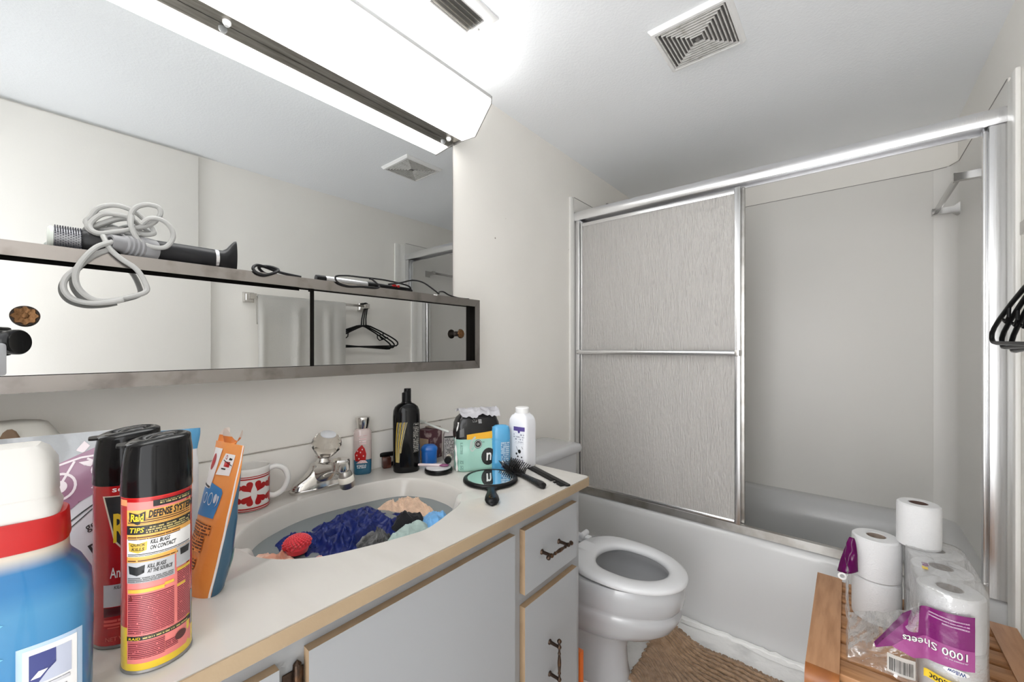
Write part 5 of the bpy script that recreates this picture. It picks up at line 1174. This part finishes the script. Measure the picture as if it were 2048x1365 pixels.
A_ = [(.13, .0995, 1.3872), (.142, .0772, 1.3705), (.15, .0587, 1.3395), (.15, .0535, 1.3159), (.15, .0587, 1.2962), (.15, .073, 1.2822), (.15, .0914, 1.2807), (.15, .1205, 1.2907), (.15, .1399, 1.3009), (.148, .1413, 1.3138), (.142, .1296, 1.3408), (.137, .1101, 1.3576), (.134, .0971, 1.3714), (.128, .092, 1.3846), (.115, .089, 1.398)]
B_ = [(.128, .0937, 1.3720), (.134, .0743, 1.357), (.138, .0559, 1.333), (.142, .0436, 1.3154), (.144, .0405, 1.2997), (.146, .0452, 1.2862), (.148, .0554, 1.2782), (.153, .073, 1.2749), (.157, .0949, 1.2785), (.157, .11, 1.2837)]
L1 = [(.110, .136, 1.4089), (.11, .1254, 1.4266), (.112, .1254, 1.4465), (.112, .1338, 1.4623), (.112, .1489, 1.4705), (.112, .1645, 1.4688), (.112, .1667, 1.4554), (.11, .1555, 1.4365), (.11, .136, 1.4247), (.11, .111, 1.412), (.11, .0854, 1.4029), (.105, .0741, 1.4092), (.1, .0759, 1.4231), (.1, .0912, 1.4405), (.1, .1151, 1.4438), (.1, .1317, 1.4395)]
L2 = [(.116, .1403, 1.4328), (.121, .151, 1.4434), (.125, .1665, 1.4435), (.125, .1801, 1.4319), (.125, .1836, 1.4134), (.125, .1733, 1.3936), (.122, .1554, 1.3898), (.120, .1382, 1.3955), (.12, .1298, 1.4078), (.118, .1246, 1.4263), (.114, .126, 1.444)]
L3 = [(.094, .133, 1.4404), (.094, .1121, 1.4395), (.094, .0882, 1.424), (.094, .0767, 1.4158), (.094, .0691, 1.4221), (.094, .0748, 1.433), (.094, .0843, 1.4505), (.094, .104, 1.4614), (.094, .1245, 1.4598), (.094, .1416, 1.4497), (.1, .157, 1.4299), (.104, .157, 1.4181), (.106, .1373, 1.4129), (.106, .1081, 1.4124), (.106, .0843, 1.4023), (.1, .0729, 1.4081), (.095, .0701, 1.4237)]
L4 = [(.085, .0813, 1.4138), (.085, .093, 1.4257), (.085, .1091, 1.438), (.085, .1279, 1.444), (.085, .1386, 1.4364), (.085, .1518, 1.4277), (.085, .1574, 1.423), (.085, .1386, 1.4203), (.085, .1091, 1.4209), (.085, .0891, 1.4152), (.085, .0793, 1.4197), (.085, .0793, 1.4362), (.085, .095, 1.4458), (.085, .1174, 1.4472)]
R_ = t.matrix_basis.inverted() if False else MX.Translation(OFF).inverted()
for P in (A_, B_, L1, L2, L3, L4):
    cordp([R_ @ V(p) for p in P]).build('cord', gc, t)

bk = mat('wire_black', (.010, .010, .011), .4, spec=.3)
mb = MB()
mb.tube(catmull([(.105, .430, ZK+.004), (.10, .395, ZK+.008), (.095, .375, ZK+.013), (.10, .350, ZK+.018), (.115, .330, ZK+.016), (.126, .320, ZK+.006), (.131, .326, ZK-.003), (.132, .342, ZK-.006), (.129, .362, ZK+.002), (.118, .374, ZK+.012), (.10, .362, ZK+.020), (.085, .345, ZK+.018), (.08, .36, ZK+.006), (.09, .385, ZK+.004)], 6, False), .0033, 8)
tag(mb.build('black_strap', bk), 'looped black cord lying on the mirrored cabinet beside the styler', 'cord')

t = thing('curling_iron', 'slim curling iron with a silver barrel and black ends on the cabinet', 'curling iron', (.082, .60, ZK+.0100), 0)
X = MX.Rotation(-PI/2, 4, 'X')
mb = MB(); mb.lathe([(.004, -.125), (.0090, -.124), (.0095, -.118), (.0095, -.100)], 24, X=X); mb.build('tip', M['black'], t)
mb = MB(); mb.lathe([(.0092, -.102), (.0095, -.100), (.0092, .020), (.0085, .022)], 28, X=X); mb.build('barrel', mat('barrel_silver', (.66, .66, .67), .3, .9), t)
mb = MB(); mb.lathe([(.0098, .018), (.0100, .022), (.0092, .05), (.0078, .085), (.0082, .13), (.0070, .165), (.004, .172)], 28, X=X); mb.build('handle', M['black'], t)
mb = MB(); mb.box(.002, .010, .098, .110, .004, .0105, .001); mb.box(.002, .0095, .115, .122, .003, .0100, .001); mb.build('switch', M['red'], t)
mb = MB(); mb.tube(catmull([(.004, .165, .0), (.010, .150, .012), (.026, .06, .016), (.034, -.02, .013), (.042, -.065, .010), (.047, -.095, .003), (.049, -.090, -.012), (.049, -.06, -.018), (.049, -.02, -.014), (.048, .02, -.013), (.044, .03, -.006), (.036, .015, .010), (.028, .01, .013)], 6, False), .0024, 8); mb.build('power_cord', bk, t)
mb = MB(); mb.tube(catmull([(.020, .075, .006), (.03, .11, .014), (.035, .150, .026), (.036, .19, .023), (.038, .235, .002), (.030, .255, -.004), (.02, .265, .004), (.012, .290, .008), (.008, .320, .0), (.012, .36, -.006), (.02, .40, -.0065)], 6, False), .0024, 8); mb.build('power_cord', bk, t)
mb = MB(); mb.box(.0335, .0445, .222, .238, -.0125, -.0095, .001); mb.build('cord_clip', M['pw'], t)
